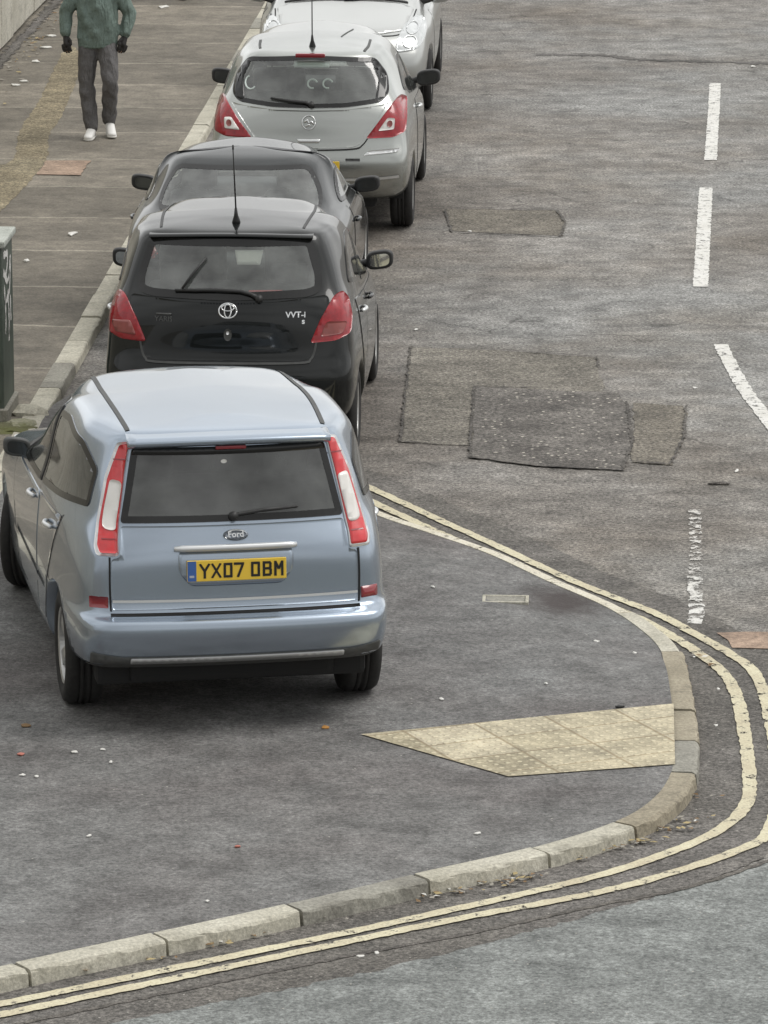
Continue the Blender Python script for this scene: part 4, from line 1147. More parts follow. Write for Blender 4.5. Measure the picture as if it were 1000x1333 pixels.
    bm = bmesh.new(); q = [c.cast('rear', x, z, .03)[0] for x, z in ((-.30, 1.175), (-.24, 1.26), (-.15, 1.37))]; tube(bm, q, [.009, .010, .007], 6); from_bm('wiper_blade', bm, M['trim'], c.root)
    c.patch('paper_notice', 'rear', [(.03, 1.43), (.22, 1.43), (.20, 1.34), (.05, 1.34)], M['paper'], -.015, None, .05, .002, r=.005)
    c.patch('window_sticker', 'rear', [(.13, 1.185), (.35, 1.185), (.35, 1.150), (.13, 1.150)], M['redpaper'], -.006, None, .05, .002, r=.005)
    c.strips('roof_moulding', [('top', [(-.47, .50), (-.50, 1.1), (-.48, 1.75)], .018), ('top', [(.47, .50), (.50, 1.1), (.48, 1.75)], .018)], M['trim'], off=.003)
    # small roof spoiler lip
    bm = bmesh.new(); prof = []
    for k in range(21):
        x = -.54+1.08*k/20; e_ = abs(x)/.54; y = .305+.05*e_**2.5; z = 1.512-.016*e_**2
        prof.append([bm.verts.new(p) for p in ((x, y+.16, z+.020), (x, y+.06, z+.012), (x, y+.01, z+.001), (x, y+.012, z-.004), (x, y+.06, z-.008))])
    for a, b in zip(prof, prof[1:]):
        for k in range(4): bm.faces.new((a[k], b[k], b[k+1], a[k+1]))
    from_bm('spoiler', bm, c.paint, c.root)
    c.antenna(.02, .58, .52, .20)
    c.mirrors(2.28, 1.02, .76, size=(.19, .13, .135), stalk=.03, mat=M['trim'])
    for sg in (-1, 1): c.patch('headlight', 'front', [(x*sg, z) for x, z in ((.42, .62), (.68, .66), (.74, .84), (.60, .82), (.45, .70))], M['lamp'], .006, r=.02)
    c.patch('grille', 'front', [(-.3, .56), (.3, .56), (.3, .66), (-.3, .66)], M['trim'], .006)
    yp = c.cast('rear', 0, .50, 0)[0].y
    bm = bmesh.new(); bevel_box(bm, (0, yp-.012, .50), (.52, .008, .111), .003, 1); from_bm('number_plate', bm, M['plate_y'], c.root, False)
    c.wheels_all(5, .18)
    c.seats(1.70, .80, zf=.30, shelf=(.22, .70, 1.0, .56), belt=1.04, h=.62, hw=.58)
    return c
# ---- car 3: low charcoal coupe
def car_coupe():
    rows = [
     (.26, .19, .18, .22, 3.62, .66, .76, .62),
     (.29, .21, .22, .12, 3.70, .73, .81, .70),
     (.38, .30, .32, .05, 3.76, .78, .835, .74),
     (.50, .42, .44, .0, 3.78, .80, .84, .76),
     (.60, .54, .54, .0, 3.76, .80, .843, .76),
     (.70, .66, .62, .03, 3.70, .795, .843, .75),
     (.80, .77, .70, .08, 3.52, .785, .84, .74),
     (.87, .85, .80, .16, 3.15, .765, .83, .72, .10),
     (.92, .90, .88, .34, 2.80, .72, .80, .68, .14, .3),
     (.96, .95, .93, .52, 2.62, .66, .76, .62, .16, .3),
     (1.07, 1.06, 1.05, .70, 2.42, .61, .715, .575, .16, .3),
     (1.18, 1.17, 1.17, .88, 2.20, .57, .665, .54, .15, .25),
     (1.255, 1.255, 1.25, 1.02, 2.04, .53, .62, .50, .12, .2),
     (1.29, 1.30, 1.29, 1.12, 1.96, .45, .53, .42, .08, .12),
     (1.31, 1.32, 1.315, 1.24, 1.88, .25, .30, .24, .04, .08)]
    c = Car('coupe', 'low charcoal coupe parked between the black hatchback and the silver hatchback', 'charcoal', rows, 3.78, (.70, 3.02), .30, track=.73)
    c.window('rear_window', 'rear', [(-.62, .955), (.62, .955), (.60, 1.08), (.50, 1.235), (-.50, 1.235), (-.60, 1.08)], M['glass_clear'], r=.06, frit=.015)
    c.window('windscreen', 'front', [(-.60, .93), (.60, .93), (.48, 1.225), (-.48, 1.225)], M['glass_clear'], r=.06, frit=.015)
    sw = [(1.02, .96), (2.40, .93), (2.22, 1.05), (2.0, 1.15), (1.7, 1.185), (1.35, 1.17)]
    for sd_ in ('left', 'right'): c.window('side_window', sd_, sw, M['glass'], r=.05, frit=.015)
    c.finish_body(rear_z=.60, front_z=.52)
    for sd_ in ('left', 'right'):
        d = c.patch('door', sd_, [(1.10, .34), (2.38, .34), (2.42, .87), (1.08, .91)], c.paint, .003, thick=.006, r=.05); c.handle(1.25, .80, sd_, parent=d)
        c.strips('panel_seams', [(sd_, [(1.08, .33), (1.06, .6), (1.06, .93)]), (sd_, [(2.40, .33), (2.43, .6), (2.44, .9)])], M['seam'])
    for sg in (-1, 1):
        c.patch('tail_light', 'rear', [(x*sg, z) for x, z in ((.52, .66), (.75, .66), (.765, .80), (.60, .80))], M['red'], .008, r=.03)
        c.patch('headlight', 'front', [(x*sg, z) for x, z in ((.42, .56), (.70, .58), (.745, .74), (.60, .74))], M['lamp'], .006, r=.04)
    c.patch('boot_lid', 'rear', [(-.50, .62), (.50, .62), (.52, .82), (-.52, .82)], c.paint, .005, r=.04)
    c.patch('grille', 'front', [(-.3, .42), (.3, .42), (.3, .52), (-.3, .52)], M['trim'], .006)
    c.mirrors(2.28, .90, .76, size=(.20, .14, .125), stalk=.01, mat=M['trim'], glass_='mirror_dark_refl')
    c.strips('roof_moulding', [('rear', [(-.60, .945), (0, .94), (.60, .945)], .02)], M['chrome'], off=.006) if False else None
    c.wheels_all(5, .19); c.seats(1.52, .9, zf=.16, rear=False, belt=.95, h=.50, floor=.26, roofz=1.26)
    return c
# ---- car 4: silver hatchback
def car_hatch_silver():
    rows = [
     (.30, .20, .20, .22, 3.85, .66, .77, .66),
     (.33, .22, .24, .12, 3.94, .74, .82, .73),
     (.42, .31, .35, .045, 3.99, .80, .845, .78),
     (.52, .44, .48, .01, 4.0, .82, .853, .79),
     (.62, .56, .60, -.005, 3.99, .825, .855, .79),
     (.70, .66, .68, .01, 3.96, .82, .856, .785),
     (.75, .74, .73, .045, 3.90, .815, .856, .775),
     (.84, .84, .80, .075, 3.76, .805, .85, .755, .08),
     (.96, .94, .89, .084, 3.42, .79, .84, .73, .10),
     (1.07, 1.02, .98, .125, 3.08, .755, .82, .69, .13, .26),
     (1.15, 1.09, 1.05, .185, 2.85, .71, .79, .65, .15, .28),
     (1.27, 1.22, 1.19, .25, 2.62, .645, .745, .60, .16, .28),
     (1.385, 1.35, 1.33, .32, 2.36, .59, .695, .56, .15, .26),
     (1.465, 1.45, 1.45, .38, 2.22, .545, .64, .52, .13, .22),
     (1.505, 1.52, 1.52, .44, 2.12, .49, .58, .47, .10, .2),
     (1.53, 1.555, 1.56, .55, 2.04, .39, .47, .38, .06, .15),
     (1.54, 1.575, 1.58, .72, 1.98, .21, .26, .2, .04, .1)]
    c = Car('hatchback', 'silver hatchback showing its tail, red brake light above the rear window, beyond the coupe', 'silver', rows, 4.0, (.72, 3.23), .30, track=.755)
    rw = [(-.66, 1.18), (-.60, 1.12), (-.30, 1.085), (0, 1.08), (.30, 1.085), (.60, 1.12), (.66, 1.18), (.635, 1.32), (.53, 1.46), (0, 1.485), (-.53, 1.46), (-.635, 1.32)]
    c.window('rear_window', 'rear', rw, M['glass'], r=.05, frit=.02)
    for sg in (-1, 1): c.patch('glass_wing', 'rear', [(x*sg, z) for x, z in ((.545, 1.135), (.605, 1.135), (.65, 1.185), (.626, 1.32), (.54, 1.44), (.50, 1.44), (.57, 1.30))], M['frit'], .0065, r=.03, thick=.003)
    c.window('windscreen', 'front', [(-.58, 1.03), (.58, 1.03), (.48, 1.39), (-.48, 1.39)], M['glass_clear'], r=.06, frit=.02)
    sw = [(.78, 1.15), (1.42, 1.05), (1.46, 1.38), (1.2, 1.39), (.95, 1.33)]
    sf = [(1.50, 1.04), (2.70, .98), (2.45, 1.12), (2.12, 1.29), (1.85, 1.37), (1.54, 1.385)]
    for sd_ in ('left', 'right'):
        c.window('side_window', sd_, sw, M['glass_dark'], r=.05, frit=.02); c.window('side_window', sd_, sf, M['glass'], r=.04, frit=.02)
    c.finish_body(rear_z=.71, front_z=.60)
    for sd_ in ('left', 'right'):
        d = c.patch('door', sd_, [(1.44, .33), (2.62, .33), (2.72, .6), (2.75, .93), (1.40, .985)], c.paint, .003, thick=.006, r=.05); c.handle(1.62, .90, sd_, parent=d, mat=M['bright'])
        c.strips('panel_seams', [(sd_, [(1.42, .32), (1.39, .6), (1.38, 1.0)]), (sd_, [(2.64, .33), (2.75, .6), (2.78, .93)])], M['seam'])
    t = c.patch('tailgate', 'rear', [(-.455, .84), (-.43, .79), (-.37, .765), (0, .755), (.37, .765), (.43, .79), (.455, .84), (.56, .985), (.665, 1.115), (.58, 1.095), (.30, 1.065), (0, 1.06), (-.30, 1.065), (-.58, 1.095), (-.665, 1.115), (-.56, .985)], c.paint, .003, thick=.004, r=.03, grid=.02)
    c.strips('panel_seams', [('rear', [(-.49, .835), (-.45, .785), (-.37, .752), (0, .742), (.37, .752), (.45, .785), (.49, .835)], .010)], M['seam'], .007, .008)
    for sg in (-1, 1):
        lo = [(.475, .835), (.70, .842), (.795, .88), (.80, .98), (.785, 1.10), (.735, 1.15), (.69, 1.11), (.58, .97)]
        lt = c.patch('tail_light', 'rear', [(x*sg, z) for x, z in lo], M['red2'], .010, None, .03, .02, r=.025)
        w1 = c.patch('white_lens', 'rear', [(x*sg, z) for x, z in ((.575, .895), (.705, .905), (.71, .99), (.65, .995))], M['lens'], .014, lt, .03, .006, r=.015)
        c.oval('indicator_lens', 'rear', .668*sg, .947, .022, .026, 'pink', .018, .003, w1)
        c.patch('bumper_strip', 'rear', [(x*sg, z) for x, z in ((.46, .70), (.74, .725), (.76, .755), (.50, .735))], M['bright'], .010, r=.01)
        c.patch('headlight', 'front', [(x*sg, z) for x, z in ((.42, .62), (.68, .66), (.76, .86), (.62, .84), (.45, .70))], M['lamp'], .006, r=.02)
        c.patch('number_lamp_slot', 'rear', [(x*sg, z) for x, z in ((.31, .655), (.43, .655), (.43, .678), (.31, .678))], M['trim'], .004, r=.004)
    c.patch('grille', 'front', [(-.3, .56), (.3, .56), (.3, .66), (-.3, .66)], M['trim'], .006)
    bm = bmesh.new(); c.ring(bm, 'rear', 0, .965, .055, .055, .011, .016)
    q = [c.cast('rear', x, z, .017)[0] for x, z in ((-.04, .965), (-.01, .985), (0, .955), (.02, .975), (.045, .95))]; tube(bm, q, [.006, .014, .012, .014, .006], 6)
    q = [c.cast('rear', x, z, .017)[0] for x, z in ((-.025, .93), (0, .95), (.02, .935))]; tube(bm, q, [.006, .013, .006], 6)
    from_bm('emblem', bm, M['chrome'], t)
    c.patch('boot_handle', 'rear', [(-.10, .83), (.10, .83), (.085, .80), (-.085, .80)], M['bright'], .016, t, .03, .012, r=.01)
    bm = bmesh.new(); q, n = c.cast('rear', 0, 1.435, .012); bevel_box(bm, (0, q.y-.02, 1.497), (.25, .05, .035), .012, 3); from_bm('brake_light', bm, M['darkred'], c.root)
    c.strips('roof_moulding', [('top', [(-.44, .62), (-.455, .78), (-.46, .95)], .022), ('top', [(.44, .55), (.465, .75), (.47, 1.0)], .022), ('top', [(.22, 1.0), (.27, 1.3), (.30, 1.5)], .012)], M['trim_grey'], off=.004)
    c.strips('bumper_crease', [('rear', [(.18, .50), (.50, .505), (.75, .525)], .022), ('rear', [(-.18, .50), (-.50, .505), (-.75, .525)], .022)], M['bright'], off=.006)
    c.wiper([(.02, 1.10), (-.03, 1.115), (-.16, 1.125), (-.32, 1.145)], .013)
    c.patch('sun_strip', 'rear', [(-.14, 1.455), (.16, 1.455), (.16, 1.40), (-.14, 1.40)], M['sticker'], -.010, None, .05, .002, r=.005)
    bm = bmesh.new()
    for cx in (.02, .15): c.ring(bm, 'rear', cx, 1.28, .04, .035, .016, -.03, 16, PI*.1, PI*1.6)
    c.ring(bm, 'rear', -.50, 1.265, .045, .05, .014, .004, 16, PI*.6, PI*1.8)
    from_bm('window_decal', bm, M['sticker'], c.root, False)
    c.antenna(.0, .62, .55, .02)
    c.mirrors(2.52, 1.02, .76, size=(.21, .14, .14), stalk=.04, mat=M['trim'], glass_='mirror_dark_refl')
    yp = c.cast('rear', 0, .55, 0)[0].y
    bm = bmesh.new(); bevel_box(bm, (0, yp-.012, .60), (.52, .008, .111), .003, 1); from_bm('number_plate', bm, M['plate_y'], c.root, False)
    c.wheels_all(5, .19); c.seats(1.82, .95, zf=.28, shelf=(.30, .85, .98, .58), belt=1.03, h=.6, hw=.58)
    return c
# ---- car 5: pale silver car facing the camera
def car_front():
    rows = [
     (.30, .20, .20, .22, 3.85, .66, .78, .66),
     (.33, .22, .24, .12, 3.94, .74, .83, .75),
     (.42, .31, .35, .045, 3.99, .80, .855, .80),
     (.55, .44, .48, .01, 4.0, .82, .865, .81),
     (.66, .58, .60, 0, 3.98, .825, .868, .81),
     (.76, .70, .70, .04, 3.93, .82, .868, .80, .06, .22, .22, .4),
     (.86, .81, .79, .08, 3.84, .81, .865, .79, .08, .22, .24, .4),
     (.96, .90, .87, .11, 3.62, .79, .85, .77, .08, .22, .24, .45),
     (1.05, .97, .955, .16, 3.20, .76, .825, .74, .1, .24, .2, .5),
     (1.12, 1.03, 1.02, .20, 2.95, .72, .80, .70, .12, .26),
     (1.20, 1.12, 1.11, .26, 2.78, .66, .765, .65, .13, .28),
     (1.33, 1.28, 1.27, .34, 2.48, .60, .71, .60, .13, .26),
     (1.42, 1.41, 1.40, .40, 2.20, .55, .65, .54, .12, .22),
     (1.46, 1.47, 1.46, .48, 2.0, .48, .58, .47, .10, .2),
     (1.48, 1.50, 1.485, .60, 1.88, .38, .46, .37, .06, .15),
     (1.485, 1.51, 1.49, .75, 1.75, .2, .25, .2, .04, .1)]
    c = Car('hatchback', 'pale silver car facing the camera at the far end of the parked row', 'pale', rows, 4.0, (.70, 3.20), .30, track=.77)
    c.window('windscreen', 'front', [(-.66, 1.04), (0, 1.015), (.66, 1.04), (.54, 1.38), (-.54, 1.38)], M['glass'], r=.06, frit=.025)
    c.window('rear_window', 'rear', [(-.56, 1.12), (.56, 1.12), (.48, 1.38), (-.48, 1.38)], M['glass'], r=.06)
    for sd_ in ('left', 'right'):
        c.window('side_window', sd_, [(.75, 1.13), (1.42, 1.06), (1.46, 1.38), (1.0, 1.36)], M['glass'], r=.05, frit=.02)
        c.window('side_window', sd_, [(1.50, 1.05), (2.65, 1.0), (2.2, 1.26), (1.9, 1.37), (1.54, 1.385)], M['glass'], r=.05, frit=.02)
    c.finish_body(rear_z=.66, front_z=.62)
    for sd_ in ('left', 'right'):
        d = c.patch('door', sd_, [(1.40, .33), (2.60, .33), (2.70, .6), (2.72, .92), (1.38, .98)], c.paint, .003, thick=.006, r=.05); c.handle(1.6, .88, sd_, parent=d, mat=M['bright'])
    c.patch('bonnet', 'top', [(-.60, 3.62), (-.35, 3.76), (.35, 3.76), (.60, 3.62), (.68, 3.0), (.50, 2.93), (-.50, 2.93), (-.68, 3.0)], c.paint, .006, thick=.012, r=.05, grid=.05)
    for sg in (-1, 1):
        lt = c.patch('headlight', 'front', [(x*sg, z) for x, z in ((.53, .64), (.74, .66), (.805, .76), (.80, .87), (.72, .93), (.60, .86), (.54, .75))], M['lamp'], .010, None, .03, .02, r=.05)
        bm = bmesh.new(); c.ring(bm, 'front', .68*sg, .83, .055, .045, .010, .014, 20); c.ring(bm, 'front', .66*sg, .725, .065, .05, .010, .014, 20); from_bm('lamp_ring', bm, M['chrome'], lt)
        c.patch('tail_light', 'rear', [(x*sg, z) for x, z in ((.56, .85), (.74, .87), (.75, 1.1), (.66, 1.1))], M['red'], .01, r=.03)
    c.patch('grille', 'front', [(-.40, .60), (.40, .60), (.36, .72), (-.36, .72)], M['trim'], .008, r=.03)
    c.patch('number_plate', 'front', [(-.26, .44), (.26, .44), (.26, .55), (-.26, .55)], M['paper'], .012, r=.005)
    for x0, x1 in ((-.45, .02), (.05, .55)):
        bm = bmesh.new(); q = [c.cast('front', x0+(x1-x0)*k/5, 1.045+.012*math.sin(k), .018)[0] for k in range(6)]; tube(bm, q, .012, 6); from_bm('wiper', bm, M['trim'], c.root)
    c.patch('scuttle', 'top', [(-.62, 2.90), (.62, 2.90), (.60, 2.87), (-.60, 2.87)], M['trim'], .010, r=.02)
    c.strips('panel_seams', [('top', [(-.70, 3.0), (-.62, 3.62), (-.35, 3.78), (0, 3.81), (.35, 3.78), (.62, 3.62), (.70, 3.0)], .012)], M['seam'], .007, .003)
    c.mirrors(2.60, 1.04, .80, size=(.20, .11, .13), stalk=.02)
    c.wheels_all(5, .19); c.seats(1.8, .95, zf=.28, belt=1.03, h=.6, hw=.58)
    return c
def place_car(c, u, v, z, yl, yaw, zg=0, xl=0):
    """put the car so that its local point (xl, yl, z-zg) stands at ground plan point seen at (u, v) of the photo"""
    p = P(u, v, z+zg); m = Matrix.Rotation(yaw, 3, 'Z') @ Vector((xl, yl, 0))
    c.done(p-m, yaw, zg)
ONLY = None
c1 = car_mpv(); place_car(c1, 308, 741, .868, .08, math.radians(10.0), PAVZ-.002)
c2 = car_hatch_black(); place_car(c2, 297, 405, 1.055, .10, -SY, 0)
c4 = car_hatch_silver(); place_car(c4, 402, 160, .965, .09, -SY, 0)
c3 = car_coupe()
d2 = c2.root.location; d4 = c4.root.location
pm = S(-2.37, 0).normalized
def street_xy(p): return p.dot(SRT), p.dot(SDIR)
x2, D2 = street_xy(Vector(d2)); x4, D4 = street_xy(Vector(d4))
print('car2', x2, D2, 'car4', x4, D4, 'car1', c1.root.location)
c3.done(S((x2+x4)/2-.26, D2+4.05), -SY)
c5 = car_front()
c5.done(S(x4-.12, D4+4.0+2.85+4.0), PI-SY)

# ------------------------------------------------------------------ wall, cabinet, litter
def build_wall():
    bm = bmesh.new(); r = random.Random(5)
    def add(c0, s0): bevel_box(bm, c0, s0, .012, 1)
    D = 22.0
    root = empty('boundary_wall', S(-6.50, 22, 0)); root.rotation_euler = (0, 0, -SY)
    tag(root, 'pale panelled concrete wall along the inner edge of the far pavement', 'wall')
    k = 0; y = 0
    n = 88
    for k in range(n):
        bevel_box(bm, (-.06+r.uniform(-.006, .006), k*1.0+.5, 1.16+r.uniform(-.01, .01)), (.12, .985, 2.10), .012, 1)
    from_bm('panel', bm, MWALL, root, False)
    root.children[0]['kind'] = 'stuff' if False else 'part'
    del root.children[0]['kind']
    bm = bmesh.new(); bevel_box(bm, (-.075, n/2, 1.10), (.06, n, 2.05), 0); from_bm('backing', bm, MKERB3, root, False)
    bm = bmesh.new(); bevel_box(bm, (-.06, n/2, 2.25), (.22, n, .08), .02, 2); from_bm('coping', bm, MWALL, root, False)
    # strip of dirt and weeds at its foot
    line_strip('wall_foot_dirt', [S(-6.40, 22+i*2) for i in range(44)], .11, MGUT, PAVZ+.006, rag=.04, seed=60)
build_wall()

MCAB = simple('cabinet_green', (.085, .105, .085), .5, noise_amt=.5, nscale=4)
MCABT = stone_mat('cabinet_top', (.47, .49, .45), (.33, .35, .31), scale=2)
def build_cabinet():
    p = P(6, 549, PAVZ); root = empty('utility_cabinet', p, -SY)
    tag(root, 'dark green metal street cabinet with a pale lid and white graffiti, beside the kerb', 'cabinet')
    W_, D_, H_ = .85, .58, 1.12
    bm = bmesh.new(); bevel_box(bm, (-W_/2, D_/2, H_/2+.08), (W_, D_, H_), .015, 2); from_bm('casing', bm, MCAB, root, False)
    bm = bmesh.new(); bevel_box(bm, (-W_/2, D_/2, .04), (W_+.05, D_+.05, .10), .01, 1); from_bm('plinth', bm, MKERB3, root, False)
    bm = bmesh.new(); bevel_box(bm, (-W_/2, D_/2, H_+.10), (W_+.05, D_+.06, .045), .012, 2); from_bm('lid', bm, MCABT, root, False)
    for i, x in enumerate((-W_*.25, -W_*.75)):
        bm = bmesh.new(); bevel_box(bm, (x, -.006, H_/2+.09), (W_/2-.03, .016, H_-.1), .005, 1); d = from_bm('door', bm, MCAB, root, False)
        if i == 0:
            bm = bmesh.new(); bevel_box(bm, (x-.14, -.02, .62), (.03, .02, .12), .005, 1); from_bm('handle', bm, M['trim'], d, False)
    # sprayed tag on the side: loops and drips
    bm = bmesh.new(); r = random.Random(3)
    def sweep(pts, wd):
        c = catmull([Vector((.0, a, b)) for a, b in pts], 8); prev = None
        for i, q in enumerate(c):
            t = (c[min(i+1, len(c)-1)]-c[max(i-1, 0)]).normalized(); n = Vector((0, -t.z, t.y))*wd/2*(.7+.5*math.sin(i*.7)**2)
            a = bm.verts.new(q+n+Vector((.002+i*2e-5, 0, 0))); b = bm.verts.new(q-n+Vector((.002+i*2e-5, 0, 0)))
            if prev: bm.faces.new((prev[0], a, b, prev[1]))
            prev = (a, b)
    sweep([(.08, 1.13), (.30, 1.10), (.20, .98), (.06, 1.02), (.30, .92), (.45, 1.06), (.36, .84), (.14, .80)], .05)
    sweep([(.10, .92), (.16, .72), (.13, .58)], .05); sweep([(.30, .86), (.33, .66), (.31, .50)], .06); sweep([(.42, .80), (.43, .62)], .05)
    from_bm('graffiti', bm, MWORN, root, False)
build_cabinet()

def blob(name, p, r_, mat, label, cat, seed, flat=.5, sub=2, group=None, parent=None):
    rnd = random.Random(seed); bm = bmesh.new(); bmesh.ops.create_icosphere(bm, subdivisions=sub, radius=1)
    for v in bm.verts:
        k = 1+rnd.uniform(-.22, .22); v.co = Vector((v.co.x*r_[0]*k, v.co.y*r_[1]*k, max(-.1, v.co.z)*r_[2]*k))
    o = from_bm(name, bm, mat, parent, False); o.location = p
    if label: tag(o, label, cat, group)
    return o
blob('stone_slab', P(37, 541, PAVZ-.01), (.13, .11, .07), MKERB, 'pale broken stone lying by the foot of the green cabinet', 'stone', 1)
blob('stone_slab', P(27, 556, PAVZ-.01), (.12, .12, .05), MRUB, 'mossy broken stone in front of the pale one by the cabinet', 'stone', 2)
blob('moss_clump', P(8, 560, PAVZ-.01), (.20, .18, .04), stone_mat('moss', (.15, .145, .07), (.10, .10, .055), moss=1), 'yellow green moss patch at the base of the cabinet', 'moss', 3, sub=3)

def scrap(p, sx, sy, rot, mat, label, cat, seed, h=.008, group=None, name='litter'):
    rnd = random.Random(seed); bm = bmesh.new(); n = 7
    vv = []
    for k in range(n):
        a = 2*PI*k/n; rr = rnd.uniform(.5, 1.25)
        x, y = math.cos(a)*sx*rr, math.sin(a)*sy*rr
        vv.append(Vector((x*math.cos(rot)-y*math.sin(rot), x*math.sin(rot)+y*math.cos(rot), h*rnd.uniform(.3, 1))))
    c = bm.verts.new((0, 0, h*1.3)); top = [bm.verts.new(v) for v in vv]; low = [bm.verts.new((v.x, v.y, 0)) for v in vv]
    for k in range(n):
        bm.faces.new((c, top[k], top[(k+1) % n])); bm.faces.new((top[k], low[k], low[(k+1) % n], top[(k+1) % n]))
    o = from_bm(name, bm, mat, None, False); o.location = p
    return tag(o, label, cat, group)
MSCR = simple('scrap_white', (.66, .65, .61), .8, noise_amt=.4, nscale=40); MLEAF = simple('leaf_brown', (.22, .14, .07), .8); MTINR = simple('scrap_red', (.45, .16, .12), .7)
def G(u, v, pav=None):
    p = P(u, v, 0)
    if pav: return P(u, v, PAVZ+.004)
    return P(u, v, .005)
g1 = 'white scraps of litter on the ground'
SCR = [
 (93, 305, 1, .07, .09, 'white scrap of paper on the slab pavement between the cabinet and the red slab', MSCR), (34, 340, 1, .05, .05, 'faint white scrap on the slabs right of the cabinet top', MSCR),
 (112, 305-250+0, 1, .0, 0, None, None),
 (212, 9, 1, .10, .12, 'white scrap on the far pavement, topmost right of the walker', MSCR), (65, 47, 1, .10, .10, 'white crumpled scrap left of the walker by the wall', MSCR),
 (58, 62, 1, .12, .07, 'thin pale scrap below the crumpled one near the wall', MSCR), (20, 111, 1, .09, .07, 'bright white scrap at the foot of the wall', MSCR),
 (46, 80, 1, .08, .08, 'pale crumpled scrap in the dirt near the wall', MSCR), (30, 106, 1, .11, .06, 'long pale scrap beside the bright one under the wall', MSCR),
 (981, 87, 0, .05, .06, 'white scrap on the road beyond the first centre dash', MSCR), (611, 301, 0, .03, .03, 'tiny white bit in the small road patch', MSCR),
 (541, 429, 0, .025, .03, 'tiny white bit on the road beside the black hatchback', MSCR), (959, 613, 0, .025, .04, 'small pale bit on the road right of the patches', MSCR),
 (905, 505, 0, .03, .03, 'small pale mark above the right road patch', MSCR),
 (564, 764, 1, .02, .025, 'white bit on the corner pavement left of the access cover', MSCR), (777, 835, 1, .025, .02, 'white bit on the corner pavement below the yellow lines', MSCR),
 (826, 850, 1, .02, .02, 'white bit close to the curved kerb', MSCR), (711, 890, 1, .02, .025, 'white bit above the tactile paving', MSCR),
 (575, 910, 1, .022, .025, 'white bit right of the people carrier, above the tactile paving tip', MSCR),
 (33, 945, 1, .045, .02, 'dull brown twig on the corner pavement, furthest left', MLEAF), (26, 982, 1, .04, .02, 'dull scrap below the brown twig at the left', MTINR),
 (98, 979, 1, .03, .02, 'white bit below the rear left wheel', MSCR), (134, 976, 1, .025, .015, 'pale bit beside the white one below the rear left wheel', MSCR),
 (145, 992, 1, .018, .025, 'round white bit, rightmost of the cluster at the left', MSCR), (29, 1009, 1, .025, .02, 'white bit in the lower left cluster, left one of a pair', MSCR),
 (47, 1011, 1, .02, .018, 'white bit in the lower left cluster, right one of a pair', MSCR), (116, 1088, 1, .022, .02, 'lone white bit low on the corner pavement at the left', MSCR),
 (310, 1102, 1, .035, .018, 'red and white scrap in the middle of the corner pavement', MTINR), (270, 1173, 1, .015, .015, 'tiny white bit just above the near kerb', MSCR),
 (424, 947, 1, .035, .025, 'orange leaf left of the tactile paving tip', simple('leaf_orange', (.50, .25, .07), .8)), (622, 1085, 1, .03, .02, 'white bit on the pavement below the tactile paving', MSCR),
 (935, 897, 0, .02, .02, 'white bit in the gutter right of the tactile paving', MSCR), (932, 945, 0, .02, .02, 'white bit in the gutter between kerb and inner yellow line', MSCR),
 (470, 1245, 0, .03, .015, 'pale bit by the tar seam, left one of two', MSCR), (490, 1241, 0, .025, .015, 'pale bit by the tar seam, right one of two', MSCR),
 (806, 921, 1, .05, .02, 'dark twig along the upper edge of the tactile paving', M['trim']), (937, 630, 0, .12, .03, 'dark oily smear on the road above the worn dash', MSEAM)]
for i, (u, v, pv_, sx, sy, lb, mt) in enumerate(SCR):
    if not lb: continue
    scrap(G(u, v, pv_), sx*.6, sy*1.05, (i*37 % 20-10)*.03, mt, lb, 'leaf' if 'leaf' in lb else ('twig' if 'twig' in lb else 'scrap'), 100+i, .012 if sx > .04 else .006, name='leaf' if 'leaf' in lb else ('twig' if 'twig' in lb else 'paper_scrap'))
# access cover in the corner pavement
def cover():
    p = P(658, 781, .05); z = wedge_z(p.x, p.y); p = P(658, 781, z+.003)
    root = empty('access_cover', p, -.05); tag(root, 'small pale rectangular metal cover set in the corner pavement near the yellow lines', 'cover')
    bm = bmesh.new()
    for c_, s_ in (((0, .075, 0), (.27, .02, .02)), ((0, -.075, 0), (.27, .02, .02)), ((-.125, 0, 0), (.02, .13, .02)), ((.125, 0, 0), (.02, .13, .02))): bevel_box(bm, c_, s_, .003, 1)
    from_bm('frame', bm, MKERB, root, False)
    bm = bmesh.new(); bevel_box(bm, (0, 0, 0), (.225, .125, .014), .003, 1); from_bm('plate', bm, MKERB3, root, False)
cover()
